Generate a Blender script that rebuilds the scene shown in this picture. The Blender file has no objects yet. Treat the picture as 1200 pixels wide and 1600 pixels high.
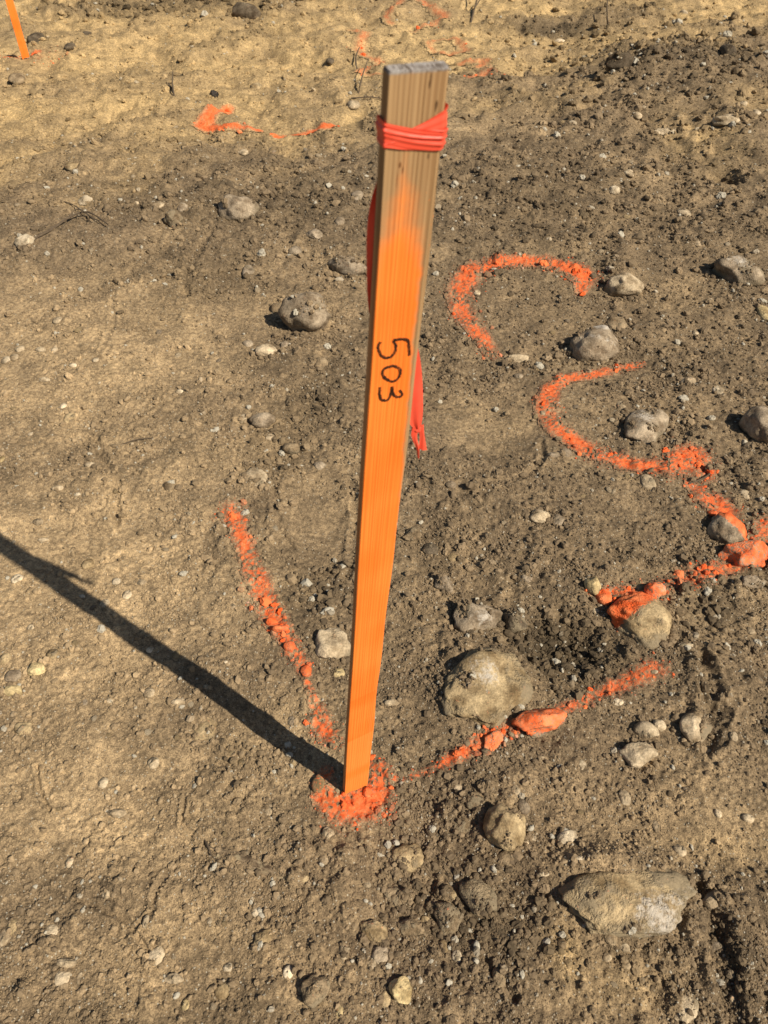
import bpy, bmesh, math
import numpy as np
from mathutils import Matrix, Vector

S = bpy.context.scene
COL = S.collection

# ------------------------------------------------------------------ camera
FPX, CX, CY = 1180.0, 600.0, 800.0          # focal length measured on the 1200 x 1600 photograph
PITCH, CAM_H = 0.7722, 1.1172
cam = bpy.data.cameras.new('camera')
cam.sensor_fit = 'HORIZONTAL'
cam.sensor_width = 36.0
cam.lens = 36.0 * FPX / 1200.0
cam.clip_start, cam.clip_end = 0.02, 2000.0
cam.dof.use_dof = True
cam.dof.focus_distance = 1.45
cam.dof.aperture_fstop = cam.lens / 2.2
co = bpy.data.objects.new('camera', cam)
COL.objects.link(co)
co.location = (0, 0, CAM_H)
co.rotation_euler = (math.pi / 2 - PITCH, 0, 0)
S.camera = co

# ------------------------------------------------------------------ sky and sun
SUN = Vector((0.86, -0.63, 1.0)).normalized()
world = bpy.data.worlds.new('World')
S.world = world
world.use_nodes = True
wn = world.node_tree.nodes
wl = world.node_tree.links
sky = wn.new('ShaderNodeTexSky')
sky.sky_type = 'NISHITA'
sky.sun_disc = False
sky.sun_elevation = math.asin(SUN.z)
sky.sun_rotation = math.atan2(SUN.x, SUN.y)
wl.new(sky.outputs[0], wn['Background'].inputs[0])
wn['Background'].inputs[1].default_value = 0.05
sun = bpy.data.lights.new('sun', 'SUN')
sun.energy = 5.0
sun.angle = math.radians(0.5)
sun.color = (1.0, 0.925, 0.805)
so = bpy.data.objects.new('sun', sun)
COL.objects.link(so)
so.rotation_euler = SUN.to_track_quat('Z', 'Y').to_euler()
S.view_settings.view_transform = 'Standard'
S.view_settings.look = 'None'
S.view_settings.gamma = 1.0
S.view_settings.exposure = 0.27
S.view_settings.use_curve_mapping = False
S.render.engine = 'CYCLES'
S.cycles.max_bounces = 5
S.cycles.diffuse_bounces = 1

# ------------------------------------------------------------------ noise
def _hash(a, b, c, seed):
    seed = int(seed)
    h = (a.astype(np.int64) * 374761393 + b.astype(np.int64) * 668265263 + c * 2147483647 + seed * 974634533) & 0xFFFFFFFF
    h = ((h ^ (h >> 13)) * 1274126177) & 0xFFFFFFFF
    h = ((h ^ (h >> 16)) * 2246822519) & 0xFFFFFFFF
    return (h ^ (h >> 15)) & 0xFFFFFF
U24 = 1.0 / 0xFFFFFF

def noise2(x, y, seed=0):
    ix, iy = np.floor(x), np.floor(y)
    fx, fy = x - ix, y - iy
    sx, sy = fx * fx * fx * (fx * (fx * 6 - 15) + 10), fy * fy * fy * (fy * (fy * 6 - 15) + 10)
    def g(dx, dy):
        a = _hash(ix + dx, iy + dy, 0, seed) * (U24 * 2 * math.pi)
        return np.cos(a) * (fx - dx) + np.sin(a) * (fy - dy)
    a = g(0, 0) * (1 - sx) + g(1, 0) * sx
    b = g(0, 1) * (1 - sx) + g(1, 1) * sx
    return (a * (1 - sy) + b * sy) * 1.5

def fbm2(x, y, wave, octaves=3, seed=0, gain=0.5):
    out, amp, tot = 0.0, 1.0, 0.0
    for o in range(octaves):
        k = (2.03 ** o) / wave
        out = out + amp * noise2(x * k + 13.7 * o, y * k - 7.1 * o, seed + o * 17)
        tot += amp
        amp *= gain
    return out / tot

def worley2(x, y, cell, seed=0, jitter=0.9):
    """distance to the nearest point (in cells), its random value"""
    x, y = x / cell, y / cell
    ix, iy = np.floor(x), np.floor(y)
    best = np.full(x.shape, 9.0)
    val = np.zeros(x.shape)
    for dx in (-1, 0, 1):
        for dy in (-1, 0, 1):
            h = _hash(ix + dx, iy + dy, 0, seed)
            px = ix + dx + 0.5 + ((h & 0xFFF) / 4095.0 - 0.5) * jitter
            py = iy + dy + 0.5 + ((h >> 12) / 4095.0 - 0.5) * jitter
            d = (x - px) ** 2 + (y - py) ** 2
            m = d < best
            best = np.where(m, d, best)
            val = np.where(m, ((h * 7919) & 0xFFF) / 4095.0, val)
    return np.sqrt(best), val

def noise3(p, seed=0):
    i = np.floor(p)
    f = p - i
    s = f * f * (3 - 2 * f)
    out = 0
    for dx in (0, 1):
        for dy in (0, 1):
            for dz in (0, 1):
                h = _hash(i[:, 0] + dx, i[:, 1] + dy, (i[:, 2] + dz).astype(np.int64), seed)
                w = (s[:, 0] if dx else 1 - s[:, 0]) * (s[:, 1] if dy else 1 - s[:, 1]) * (s[:, 2] if dz else 1 - s[:, 2])
                out = out + w * (h * U24 * 2 - 1)
    return out

def sstep(a, b, x):
    t = np.clip((x - a) / (b - a), 0, 1)
    return t * t * (3 - 2 * t)

# ------------------------------------------------------------------ measuring: from a spot on the photograph to a spot on the ground
CP, SP = math.cos(PITCH), math.sin(PITCH)
def ray(u, v):
    x, y = (u - CX) / FPX, (v - CY) / FPX
    return np.array([x, CP - y * SP, -SP - y * CP])
def flat(u, v):
    r = ray(u, v)
    t = -CAM_H / r[2]
    return np.array([r[0] * t, r[1] * t]), t
def ellipse(u, v, ru, rv):
    c, t = flat(u, v)
    a = abs(flat(u + ru, v)[0][0] - c[0])
    b = abs(flat(u, v + rv)[0][1] - flat(u, v - rv)[0][1]) / 2
    return c[0], c[1], a, b

STAKE = np.array([-0.0429, 0.5327])

def blob(x, y, e, p=1.0):
    cx, cy, a, b = e
    return np.exp(-(((x - cx) / a) ** 2 + ((y - cy) / b) ** 2) ** p)

def pline(pts):
    """measured points (u, v, width) -> ground polyline (x, y, half width)"""
    out = []
    for u, v, w in pts:
        c, t = flat(u, v)
        out.append((c[0], c[1], w * t / FPX / 2))
    return out
def pstroke(pts):
    out = []
    for u, v, w in pts:
        c, t = flat(u, v)
        out.append((c[0], c[1], 1.15 * w * t / FPX / 2))
    return out

def stroke(x, y, poly, reach=3.0):
    """distance to a polyline in units of its local half width"""
    best = np.full(x.shape, 99.0)
    for (x0, y0, w0), (x1, y1, w1) in zip(poly[:-1], poly[1:]):
        m = max(w0, w1) * reach
        sel = np.nonzero((x > min(x0, x1) - m) & (x < max(x0, x1) + m) & (y > min(y0, y1) - m * 2) & (y < max(y0, y1) + m * 2))[0]
        if len(sel) == 0:
            continue
        X, Y = x[sel], y[sel]
        dx, dy = x1 - x0, y1 - y0
        t = np.clip(((X - x0) * dx + (Y - y0) * dy) / (dx * dx + dy * dy + 1e-12), 0, 1)
        d = np.hypot(X - x0 - t * dx, (Y - y0 - t * dy)) / (w0 + (w1 - w0) * t)
        best[sel] = np.minimum(best[sel], d)
    return best

# ------------------------------------------------------------------ terrain
def macro_raw(x, y):
    h = 0.016 * fbm2(x, y, 1.3, 2, 3)
    h = h + 0.16 * sstep(4.6, 7.5, y + 0.35 * x + 0.5 * noise2(x / 1.2, y / 1.2, 8)) * sstep(0.9, -0.4, x)   # bank at the back left
    h = h + 0.11 * blob(x, y, ellipse(1090, 150, 190, 60))                                                   # spoil heap back right
    h = h + 0.05 * blob(x, y, ellipse(1180, 260, 120, 60))
    h = h - 0.05 * blob(x, y, ellipse(860, 52, 110, 20))
    h = h - 0.03 * blob(x, y, ellipse(840, 120, 60, 16))
    h = h + 0.020 * blob(x, y, ellipse(760, 1060, 90, 80)) + 0.022 * blob(x, y, ellipse(960, 1400, 130, 60)) + 0.022 * blob(x, y, ellipse(935, 1352, 75, 26)) + 0.016 * blob(x, y, ellipse(715, 1095, 55, 40))
    return h
M0 = float(macro_raw(np.array([STAKE[0]]), np.array([STAKE[1]]))[0])
def macro(x, y):
    return macro_raw(x, y) - M0

TAN_EDGE = [(-200, 275), (0, 262), (150, 240), (300, 222), (430, 212), (520, 203), (590, 165), (660, 150), (760, 132), (840, 135), (900, 118), (960, 102), (1100, 60), (1300, 20)]
_te = np.array([flat(u, v)[0] for u, v in TAN_EDGE])
def tan_mask(x, y):
    edge = np.interp(x + 0.05 * noise2(x * 6, y * 6, 41), _te[:, 0], _te[:, 1])
    n = 0.30 * fbm2(x, y, 0.40, 4, 42)
    t = sstep(-0.75, 0.60, y - edge + 3.0 * n)
    t = t * (0.80 + 0.9 * fbm2(x, y, 0.55, 4, 43))
    t = np.maximum(t, 0.75 * blob(x, y, ellipse(1085, 240, 60, 38)) * (0.7 + 0.9 * fbm2(x, y, 0.10, 3, 44)))
    for e, a in ((ellipse(860, 18, 130, 13), .95), (ellipse(990, 88, 60, 10), .6), (ellipse(850, 100, 70, 14), .8), (ellipse(1150, 110, 60, 10), .4), (ellipse(1170, 200, 50, 25), .4), (ellipse(885, 1490, 26, 46), .5), (ellipse(1130, 1330, 80, 40), .22), (ellipse(960, 1540, 70, 50), .25)):
        t = np.maximum(t, a * blob(x, y, e))
    for e, a in ((ellipse(860, 42, 90, 12), .9), (ellipse(300, 18, 190, 12), .45), (ellipse(560, 2, 80, 12), .5), (ellipse(980, 28, 70, 12), .7)):
        t = t * (1 - a * blob(x, y, e, 1.5))
    return np.clip(t, 0, 1)

def pack_mask(x, y):
    """light brown, trodden soil"""
    p = 0.0
    for e, a in ((ellipse(130, 560, 260, 150), .95), (ellipse(90, 900, 330, 200), 1.0), (ellipse(330, 700, 200, 130), .45), (ellipse(150, 1250, 330, 120), .85), (ellipse(420, 1180, 160, 130), .5),
                 (ellipse(300, 1480, 260, 120), .55), (ellipse(760, 660, 85, 42), .45), (ellipse(500, 830, 60, 70), .42), (ellipse(1100, 1270, 170, 90), .5),
                 (ellipse(740, 200, 90, 26), .4), (ellipse(980, 300, 60, 26), .5), (ellipse(1040, 470, 60, 30), .35), (ellipse(930, 1560, 150, 60), .4), (ellipse(420, 470, 120, 60), .5)):
        p = np.maximum(p, a * blob(x, y, e, 1.3))
    p = p + 0.62 * fbm2(x, y, 0.20, 4, 51)
    return np.clip(p, 0, 1)

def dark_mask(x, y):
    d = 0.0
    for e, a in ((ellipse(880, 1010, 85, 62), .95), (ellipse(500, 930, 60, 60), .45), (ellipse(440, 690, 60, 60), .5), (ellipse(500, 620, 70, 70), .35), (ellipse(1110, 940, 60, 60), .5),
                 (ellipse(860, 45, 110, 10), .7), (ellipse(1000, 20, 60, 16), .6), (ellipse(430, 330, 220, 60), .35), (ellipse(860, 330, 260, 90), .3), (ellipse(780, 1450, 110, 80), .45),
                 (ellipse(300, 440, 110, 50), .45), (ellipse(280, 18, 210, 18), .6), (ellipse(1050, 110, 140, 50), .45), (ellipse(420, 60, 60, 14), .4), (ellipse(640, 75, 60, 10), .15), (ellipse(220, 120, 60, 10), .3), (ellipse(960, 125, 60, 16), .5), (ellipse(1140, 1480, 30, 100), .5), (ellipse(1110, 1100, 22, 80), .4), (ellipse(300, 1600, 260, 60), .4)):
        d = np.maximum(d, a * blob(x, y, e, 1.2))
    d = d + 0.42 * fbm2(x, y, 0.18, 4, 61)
    return np.clip(d, 0, 1)

def rough_mask(x, y, tan, pack, dark):
    r = 0.55 - 0.34 * pack - 0.25 * tan + 0.6 * dark + 0.45 * fbm2(x, y, 0.30, 3, 71)
    for e, a in ((ellipse(760, 660, 95, 48), .9), (ellipse(495, 825, 60, 75), .8), (ellipse(740, 210, 90, 30), .6), (ellipse(1160, 820, 40, 30), .3)):
        r = r * (1 - a * blob(x, y, e, 2))
    return np.clip(r, 0, 1)

GROOVES = [  # (points, depth, lip height)
    ([(1098, 1025, 20), (1110, 1080, 30), (1114, 1130, 30), (1106, 1175, 22)], .016, .007),
    ([(1092, 1385, 18), (1115, 1430, 30), (1128, 1490, 36), (1145, 1560, 36), (1160, 1640, 30)], .017, .007),
    ([(745, 757, 10), (800, 752, 12), (832, 738, 12), (848, 715, 12), (846, 690, 8)], .004, .004),
    ([(640, 640, 8), (700, 632, 8), (770, 640, 10), (820, 662, 8)], .003, .004),
    ([(548, 755, 12), (556, 800, 14), (552, 860, 14), (540, 900, 12)], .005, .004),
    ([(428, 760, 10), (432, 815, 12), (455, 850, 10)], .004, .004),
    ([(800, 905, 12), (808, 880, 14), (826, 845, 12), (820, 820, 10)], .0025, .002),
    ([(790, 1010, 14), (800, 940, 18), (806, 900, 14)], .005, .003),
    ([(262, 1370, 8), (246, 1400, 10), (240, 1430, 10), (215, 1455, 8)], .003, .003),
    ([(120, 1410, 8), (150, 1420, 10), (200, 1440, 9), (240, 1500, 8)], .004, .003),
    ([(290, 1250, 6), (284, 1290, 7), (325, 1325, 7)], .004, .003),
    ([(60, 1200, 6), (64, 1240, 7), (80, 1270, 6)], .004, .003),
    ([(180, 470, 8), (178, 520, 8), (160, 560, 8)], .003, .003),
    ([(152, 690, 10), (160, 720, 14), (185, 760, 12), (180, 820, 10)], .005, .004),
    ([(330, 380, 14), (300, 420, 16), (290, 470, 14)], .008, .005),
    ([(770, 170, 8), (850, 165, 10), (930, 170, 8)], .010, .006),
    ([(760, 230, 8), (840, 222, 9), (900, 215, 7)], .008, .006),
    ([(740, 1480, 16), (770, 1520, 18), (800, 1560, 14)], .008, .004),
    ([(690, 1290, 12), (676, 1350, 14), (672, 1400, 12)], .0035, .003),
]
_gr = [(pline(p), d, l) for p, d, l in GROOVES]

def height(x, y, fine=1.0):
    """full relief; fine fades the small lumps where the sheet gets coarse"""
    tan, pack, dark = tan_mask(x, y), pack_mask(x, y), dark_mask(x, y)
    r = rough_mask(x, y, tan, pack, dark)
    h = macro(x, y)
    h = h + 0.035 * (1 - tan) * sstep(1.6, 2.6, y)
    h = h + (0.016 * fbm2(x, y, 0.30, 2, 5) + 0.009 * fbm2(x, y, 0.10, 3, 6) * (0.45 + r)) * (1 - 0.8 * blob(x, y, (STAKE[0], STAKE[1], 0.05, 0.05)))
    h = h + sstep(1.8, 3.6, y) * (0.050 * fbm2(x, y, 0.62, 3, 7) + 0.046 * fbm2(x, y, 0.19, 3, 9, 0.6))
    for p, d, l in _gr:
        s = stroke(x, y, p, 4)
        near = s < 6
        if near.any():
            w = s[near] * (1 + 0.5 * noise2(x[near] * 40, y[near] * 40, 77)) + 0.5 * fbm2(x[near], y[near], 0.02, 2, 78)
            h[near] += -0.8 * d * np.exp(-w * w) * (0.75 + 0.9 * fbm2(x[near], y[near], 0.06, 2, 79)) + l * np.exp(-((w - 1.7) / 0.7) ** 2)
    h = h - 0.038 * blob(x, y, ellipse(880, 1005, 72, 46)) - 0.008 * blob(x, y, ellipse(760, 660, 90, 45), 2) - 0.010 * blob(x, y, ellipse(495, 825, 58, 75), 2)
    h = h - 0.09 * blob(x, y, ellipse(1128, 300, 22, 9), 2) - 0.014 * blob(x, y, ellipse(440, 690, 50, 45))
    # clods
    far = sstep(1.4, 4.5, y)
    wx, wy = x + 0.006 * noise2(x * 70, y * 70, 81), y + 0.006 * noise2(x * 70, y * 70, 82)
    d1, v1 = worley2(wx, wy, 0.085, 83)
    h = h + fine * (0.007 + 0.027 * far) * sstep(0.62, 0.1, d1) * v1 ** 2 * sstep(0.35, 0.85, r)
    d2, v2 = worley2(wx, wy, 0.034, 84)
    h = h + fine * 0.0125 * sstep(0.62, 0.08, d2) * v2 ** 2 * sstep(0.2, 0.8, r)
    wx, wy = x + 0.002 * noise2(x * 220, y * 220, 85), y + 0.002 * noise2(x * 220, y * 220, 86)
    d3, v3 = worley2(wx, wy, 0.0155, 87)
    h = h + fine * 0.0052 * sstep(0.62, 0.05, d3) * v3 ** 2 * (0.12 + 0.88 * r)
    d4, v4 = worley2(wx, wy, 0.0072, 88)
    h = h + fine * 0.0030 * sstep(0.62, 0.0, d4) * v4 * (0.3 + 0.7 * r)
    # flaky crust on the trodden soil
    c = fbm2(x, y, 0.035, 3, 90)
    h = h + fine * 0.0034 * (sstep(-0.03, 0.03, c) + 0.6 * sstep(0.16, 0.21, c)) * (1 - r) * sstep(-0.1, 0.3, fbm2(x, y, 0.13, 2, 93))
    h = h + fine * 0.0034 * fbm2(x, y, 0.016, 3, 92, 0.6) * (0.35 + 0.75 * r)
    return h, tan, pack, dark, r

HG = 0.02
_hx, _hy = np.arange(-4.2, 4.2, HG), np.arange(0.0, 9.0, HG)
_hm = height(*[a.ravel() for a in np.meshgrid(_hx, _hy)], 0.0)[0].reshape(len(_hy), len(_hx))
def smooth_height(x, y):
    i, j = min(max((y - _hy[0]) / HG, 0), len(_hy) - 2), min(max((x - _hx[0]) / HG, 0), len(_hx) - 2)
    i0, j0 = int(i), int(j)
    a, b = i - i0, j - j0
    return float(_hm[i0, j0] * (1 - a) * (1 - b) + _hm[i0, j0 + 1] * (1 - a) * b + _hm[i0 + 1, j0] * a * (1 - b) + _hm[i0 + 1, j0 + 1] * a * b)
def at(u, v):
    """spot on the terrain under a measured spot, and its distance along the view"""
    r = ray(u, v)
    z = 0.0
    for _ in range(8):
        t = (z - CAM_H) / r[2]
        z = smooth_height(r[0] * t, r[1] * t)
    return Vector((r[0] * t, r[1] * t, z)), t

# ------------------------------------------------------------------ spray paint marks, measured
MARKS = [
    ('spray_paint_mark', 'orange sprayed C-shaped arc on the dirt, nearest right of the stake', .88,
     [[(906, 466, 16), (906, 444, 38), (880, 432, 36), (850, 423, 28), (815, 420, 22), (770, 425, 28), (735, 440, 36), (716, 470, 34), (726, 500, 32), (746, 525, 28), (768, 552, 22)]]),
    ('spray_paint_mark', 'long orange sprayed S-curve running down past the white-dusted rock', .9,
     [[(1000, 570, 14), (960, 578, 20), (920, 590, 18), (885, 592, 22), (860, 612, 24), (853, 640, 30), (870, 670, 32), (905, 695, 30), (940, 715, 34), (990, 725, 30), (1040, 730, 36), (1082, 716, 52), (1100, 735, 34)],
      [(1080, 752, 20), (1105, 772, 36), (1128, 795, 40)]]),
    ('spray_paint_mark', 'orange sprayed stroke over the painted rocks at the right edge', .72,
     [[(1205, 820, 30), (1180, 850, 40), (1140, 885, 26), (1080, 905, 36), (1020, 925, 26), (965, 930, 28), (932, 932, 22)]]),
    ('spray_paint_mark', 'broken orange sprayed line right of the stake foot across the flame-shaped painted stone', .66,
     [[(606, 1222, 7), (640, 1214, 10), (680, 1202, 14), (710, 1186, 22), (760, 1160, 24), (800, 1142, 26), (850, 1122, 18), (905, 1098, 18), (930, 1085, 16), (970, 1068, 28), (1025, 1045, 32)]]),
    ('spray_paint_mark', 'straight orange sprayed line left of the stake, crossing small pebbles', .84,
     [[(362, 802, 34), (374, 832, 22), (386, 862, 24), (400, 900, 32), (412, 935, 32), (426, 965, 32), (440, 985, 26), (456, 1020, 26), (476, 1052, 18), (486, 1080, 11), (492, 1100, 16), (500, 1122, 28), (514, 1145, 32), (530, 1166, 14)]]),
    ('spray_paint_mark', 'orange paint patch ringing the foot of the numbered stake', .98,
     [[(512, 1246, 36), (535, 1262, 44), (565, 1256, 50), (588, 1240, 36), (594, 1210, 26), (584, 1196, 12)], [(500, 1226, 22), (515, 1205, 20)]]),
    ('spray_paint_mark', 'far orange sprayed arrowhead with a long tail on the tan sand', .95,
     [[(359, 170, 14), (336, 184, 22), (316, 200, 22), (345, 206, 18), (400, 207, 15), (460, 208, 14), (520, 201, 12)]]),
    ('spray_paint_mark', 'faded orange sprayed loops on the sand behind the stake top', .52,
     [[(612, 47, 14), (603, 36, 14), (625, 25, 14), (660, 22, 14), (696, 33, 18), (676, 46, 14), (640, 56, 14)],
      [(548, 57, 14), (572, 62, 18), (556, 82, 18), (598, 94, 14), (560, 114, 14), (610, 120, 14)],
      [(668, 72, 14), (712, 66, 14), (728, 84, 18), (694, 88, 14), (672, 76, 14)],
      [(700, 108, 18), (726, 98, 18), (760, 100, 18), (742, 112, 14)], [(733, 132, 19), (770, 126, 21), (808, 128, 24)]]),
    ('spray_paint_mark', 'orange paint patch at the foot of the far stake', 1.0,
     [[(14, 94, 14), (34, 94, 18), (46, 90, 20), (58, 84, 14)]]),
]
_marks = [(n, l, s, [pstroke(p) for p in ps]) for n, l, s, ps in MARKS]

def paint_mask(x, y):
    tot = np.zeros(x.shape)
    idx = np.full(x.shape, -1)
    n1 = fbm2(x, y, 0.035, 3, 101)
    n2 = fbm2(x, y, 0.011, 2, 102)
    n3 = fbm2(x, y, 0.0065, 2, 103)
    n0 = fbm2(x, y, 0.11, 2, 104)
    for k, (n, l, s, polys) in enumerate(_marks):
        for p in polys:
            d = stroke(x, y, p, 3.2)
            near = d < 3.2
            if not near.any():
                continue
            dd = d[near] + 0.80 * n1[near] + 0.35 * n2[near]
            far_ = sstep(2.0, 3.5, y[near])
            core = sstep(1.75, -0.35, dd) * np.clip(0.62 + 0.2 * far_ + (1 - 0.7 * far_) * (1.9 * n3[near] - 1.5 * n0[near] + 0.9 * n2[near]), 0.03, 1)
            mist = 0.46 * np.exp(-(d[near] / 1.75) ** 2) * np.clip(0.6 + 1.4 * n1[near], 0, 1)
            v = s * np.clip(core + mist, 0, 1)
            m = v > tot[near]
            t = tot[near]
            t[m] = v[m]
            tot[near] = t
            i = idx[near]
            i[m] = k
            idx[near] = i
    # thin overspray on the soil between the strokes
    for e, a in ((ellipse(50, 92, 75, 18), .42), (ellipse(640, 70, 110, 50), .10), (ellipse(900, 1060, 110, 50), .12), (ellipse(1060, 900, 90, 30), .12), (ellipse(550, 1230, 80, 50), .20), (ellipse(440, 1010, 70, 120), .08)):
        tot = np.maximum(tot, a * blob(x, y, e) * (0.7 + 0.8 * n1))
    return np.clip(tot, 0, 1), idx

# ------------------------------------------------------------------ materials
def new_mat(name):
    m = bpy.data.materials.new(name)
    m.use_nodes = True
    nt = m.node_tree
    b = nt.nodes['Principled BSDF']
    b.inputs['Roughness'].default_value = 0.92
    b.inputs['Specular IOR Level'].default_value = 0.15
    return m, nt, b
class NT:
    def __init__(s, nt): s.nt, s.n, s.l = nt, nt.nodes, nt.links
    def node(s, t, **kw):
        o = s.n.new(t)
        for k, v in kw.items(): setattr(o, k, v)
        return o
    def put(s, sock, v):
        if isinstance(v, (int, float)): sock.default_value = v
        elif isinstance(v, (tuple, list)): sock.default_value = tuple(v) + ((1.0,) if len(v) == 3 and len(sock.default_value) == 4 else ())
        else: s.l.new(v, sock)
    def mix(s, f, a, b, mode='MIX'):
        o = s.node('ShaderNodeMix', data_type='RGBA', blend_type=mode)
        s.put(o.inputs[0], f); s.put(o.inputs[6], a); s.put(o.inputs[7], b)
        return o.outputs[2]
    def math(s, op, a, b=0.0, clamp=False):
        o = s.node('ShaderNodeMath', operation=op, use_clamp=clamp)
        s.put(o.inputs[0], a); s.put(o.inputs[1], b)
        return o.outputs[0]
    def ramp(s, v, lo, hi, a=0.0, b=1.0):
        o = s.node('ShaderNodeMapRange', interpolation_type='SMOOTHSTEP')
        s.put(o.inputs[0], v); s.put(o.inputs[1], lo); s.put(o.inputs[2], hi); s.put(o.inputs[3], a); s.put(o.inputs[4], b)
        return o.outputs[0]
    def noise(s, vec, scale, detail=3.0, rough=0.55):
        o = s.node('ShaderNodeTexNoise')
        s.put(o.inputs['Scale'], scale); s.put(o.inputs['Detail'], detail); s.put(o.inputs['Roughness'], rough)
        if vec is not None: s.l.new(vec, o.inputs['Vector'])
        return o.outputs[0]
    def attr(s, name, kind='GEOMETRY'):
        o = s.node('ShaderNodeAttribute', attribute_type=kind)
        o.attribute_name = name
        return o
    def coord(s, which='Object'):
        return s.node('ShaderNodeTexCoord').outputs[which]
    def bump(s, h, dist, strength=1.0, normal=None):
        o = s.node('ShaderNodeBump')
        s.put(o.inputs['Height'], h); s.put(o.inputs['Distance'], dist); s.put(o.inputs['Strength'], strength)
        if normal is not None: s.l.new(normal, o.inputs['Normal'])
        return o.outputs[0]

GREY = (0.195, 0.142, 0.087)
PACK = (0.384, 0.277, 0.160)
TAN = (0.448, 0.316, 0.157)
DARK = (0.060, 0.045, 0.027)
PAINT = (0.82, 0.110, 0.020)

def soil_colour(t, kind):
    tan = t.attr('tan', kind).outputs['Fac']
    pack = t.attr('pack', kind).outputs['Fac']
    dark = t.attr('dark', kind).outputs['Fac']
    c = t.mix(pack, GREY, PACK)
    c = t.mix(tan, c, TAN)
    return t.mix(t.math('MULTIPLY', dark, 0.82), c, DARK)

def ground_material():
    m, nt, b = new_mat('soil')
    t = NT(nt)
    P = t.coord('Object')
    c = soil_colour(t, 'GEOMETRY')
    n1 = t.noise(P, 14, 4, 0.6)
    c = t.mix(1.0, c, t.mix(t.ramp(n1, 0.3, 0.7), (0.74, 0.74, 0.74), (1.26, 1.25, 1.22)), 'MULTIPLY')
    n2 = t.noise(P, 110, 4, 0.65)
    c = t.mix(1.0, c, t.mix(t.ramp(n2, 0.3, 0.72), (0.60, 0.59, 0.58), (1.38, 1.36, 1.30)), 'MULTIPLY')
    n3 = t.noise(P, 520, 3, 0.7)
    c = t.mix(1.0, c, t.mix(t.ramp(n3, 0.3, 0.7), (0.58, 0.58, 0.58), (1.45, 1.43, 1.38)), 'MULTIPLY')
    v = t.node('ShaderNodeTexVoronoi'); v.inputs['Scale'].default_value = 260
    nt.links.new(P, v.inputs['Vector'])
    sep = t.node('ShaderNodeSeparateColor'); nt.links.new(v.outputs['Color'], sep.inputs[0])
    grain = t.math('MULTIPLY', t.ramp(v.outputs['Distance'], 0.34, 0.2), t.ramp(sep.outputs[0], 0.86, 0.90))
    c = t.mix(t.math('MULTIPLY', grain, 0.75), c, (0.52, 0.46, 0.34))
    paint = t.attr('paint').outputs['Fac']
    pn = t.noise(P, 330, 5, 0.8)
    pf = t.math('MULTIPLY', t.ramp(t.math('ADD', paint, t.math('MULTIPLY', t.math('SUBTRACT', pn, 0.5), 1.7)), 0.22, 0.88), 0.88)
    pc = t.mix(t.ramp(n2, 0.3, 0.7), PAINT, (0.82, 0.190, 0.055))
    c = t.mix(pf, c, pc)
    nt.links.new(c, b.inputs['Base Color'])
    bh = t.math('ADD', t.math('MULTIPLY', n2, 0.9), t.math('MULTIPLY', n3, 0.45))
    nt.links.new(t.bump(bh, 0.008, 0.5), b.inputs['Normal'])
    return m

def crumb_material():
    m, nt, b = new_mat('soil crumbs')
    t = NT(nt)
    c = soil_colour(t, 'INSTANCER')
    tone = t.attr('tone', 'INSTANCER').outputs['Fac']
    c = t.mix(1.0, c, t.mix(tone, (0.66, 0.65, 0.64), (1.45, 1.42, 1.36)), 'MULTIPLY')
    c = t.mix(t.ramp(tone, 0.93, 0.97), c, (0.42, 0.37, 0.28))
    P = t.coord('Object')
    n = t.noise(P, 3, 3, 0.6)
    c = t.mix(1.0, c, t.mix(n, (0.65, 0.65, 0.65), (1.3, 1.3, 1.28)), 'MULTIPLY')
    paint = t.attr('paint', 'INSTANCER').outputs['Fac']
    pf = t.math('MULTIPLY', t.ramp(t.math('ADD', paint, t.math('MULTIPLY', t.math('SUBTRACT', n, 0.5), 0.5)), 0.18, 0.62), 0.93)
    c = t.mix(pf, c, t.mix(tone, PAINT, (0.84, 0.20, 0.06)))
    nt.links.new(c, b.inputs['Base Color'])
    return m

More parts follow.
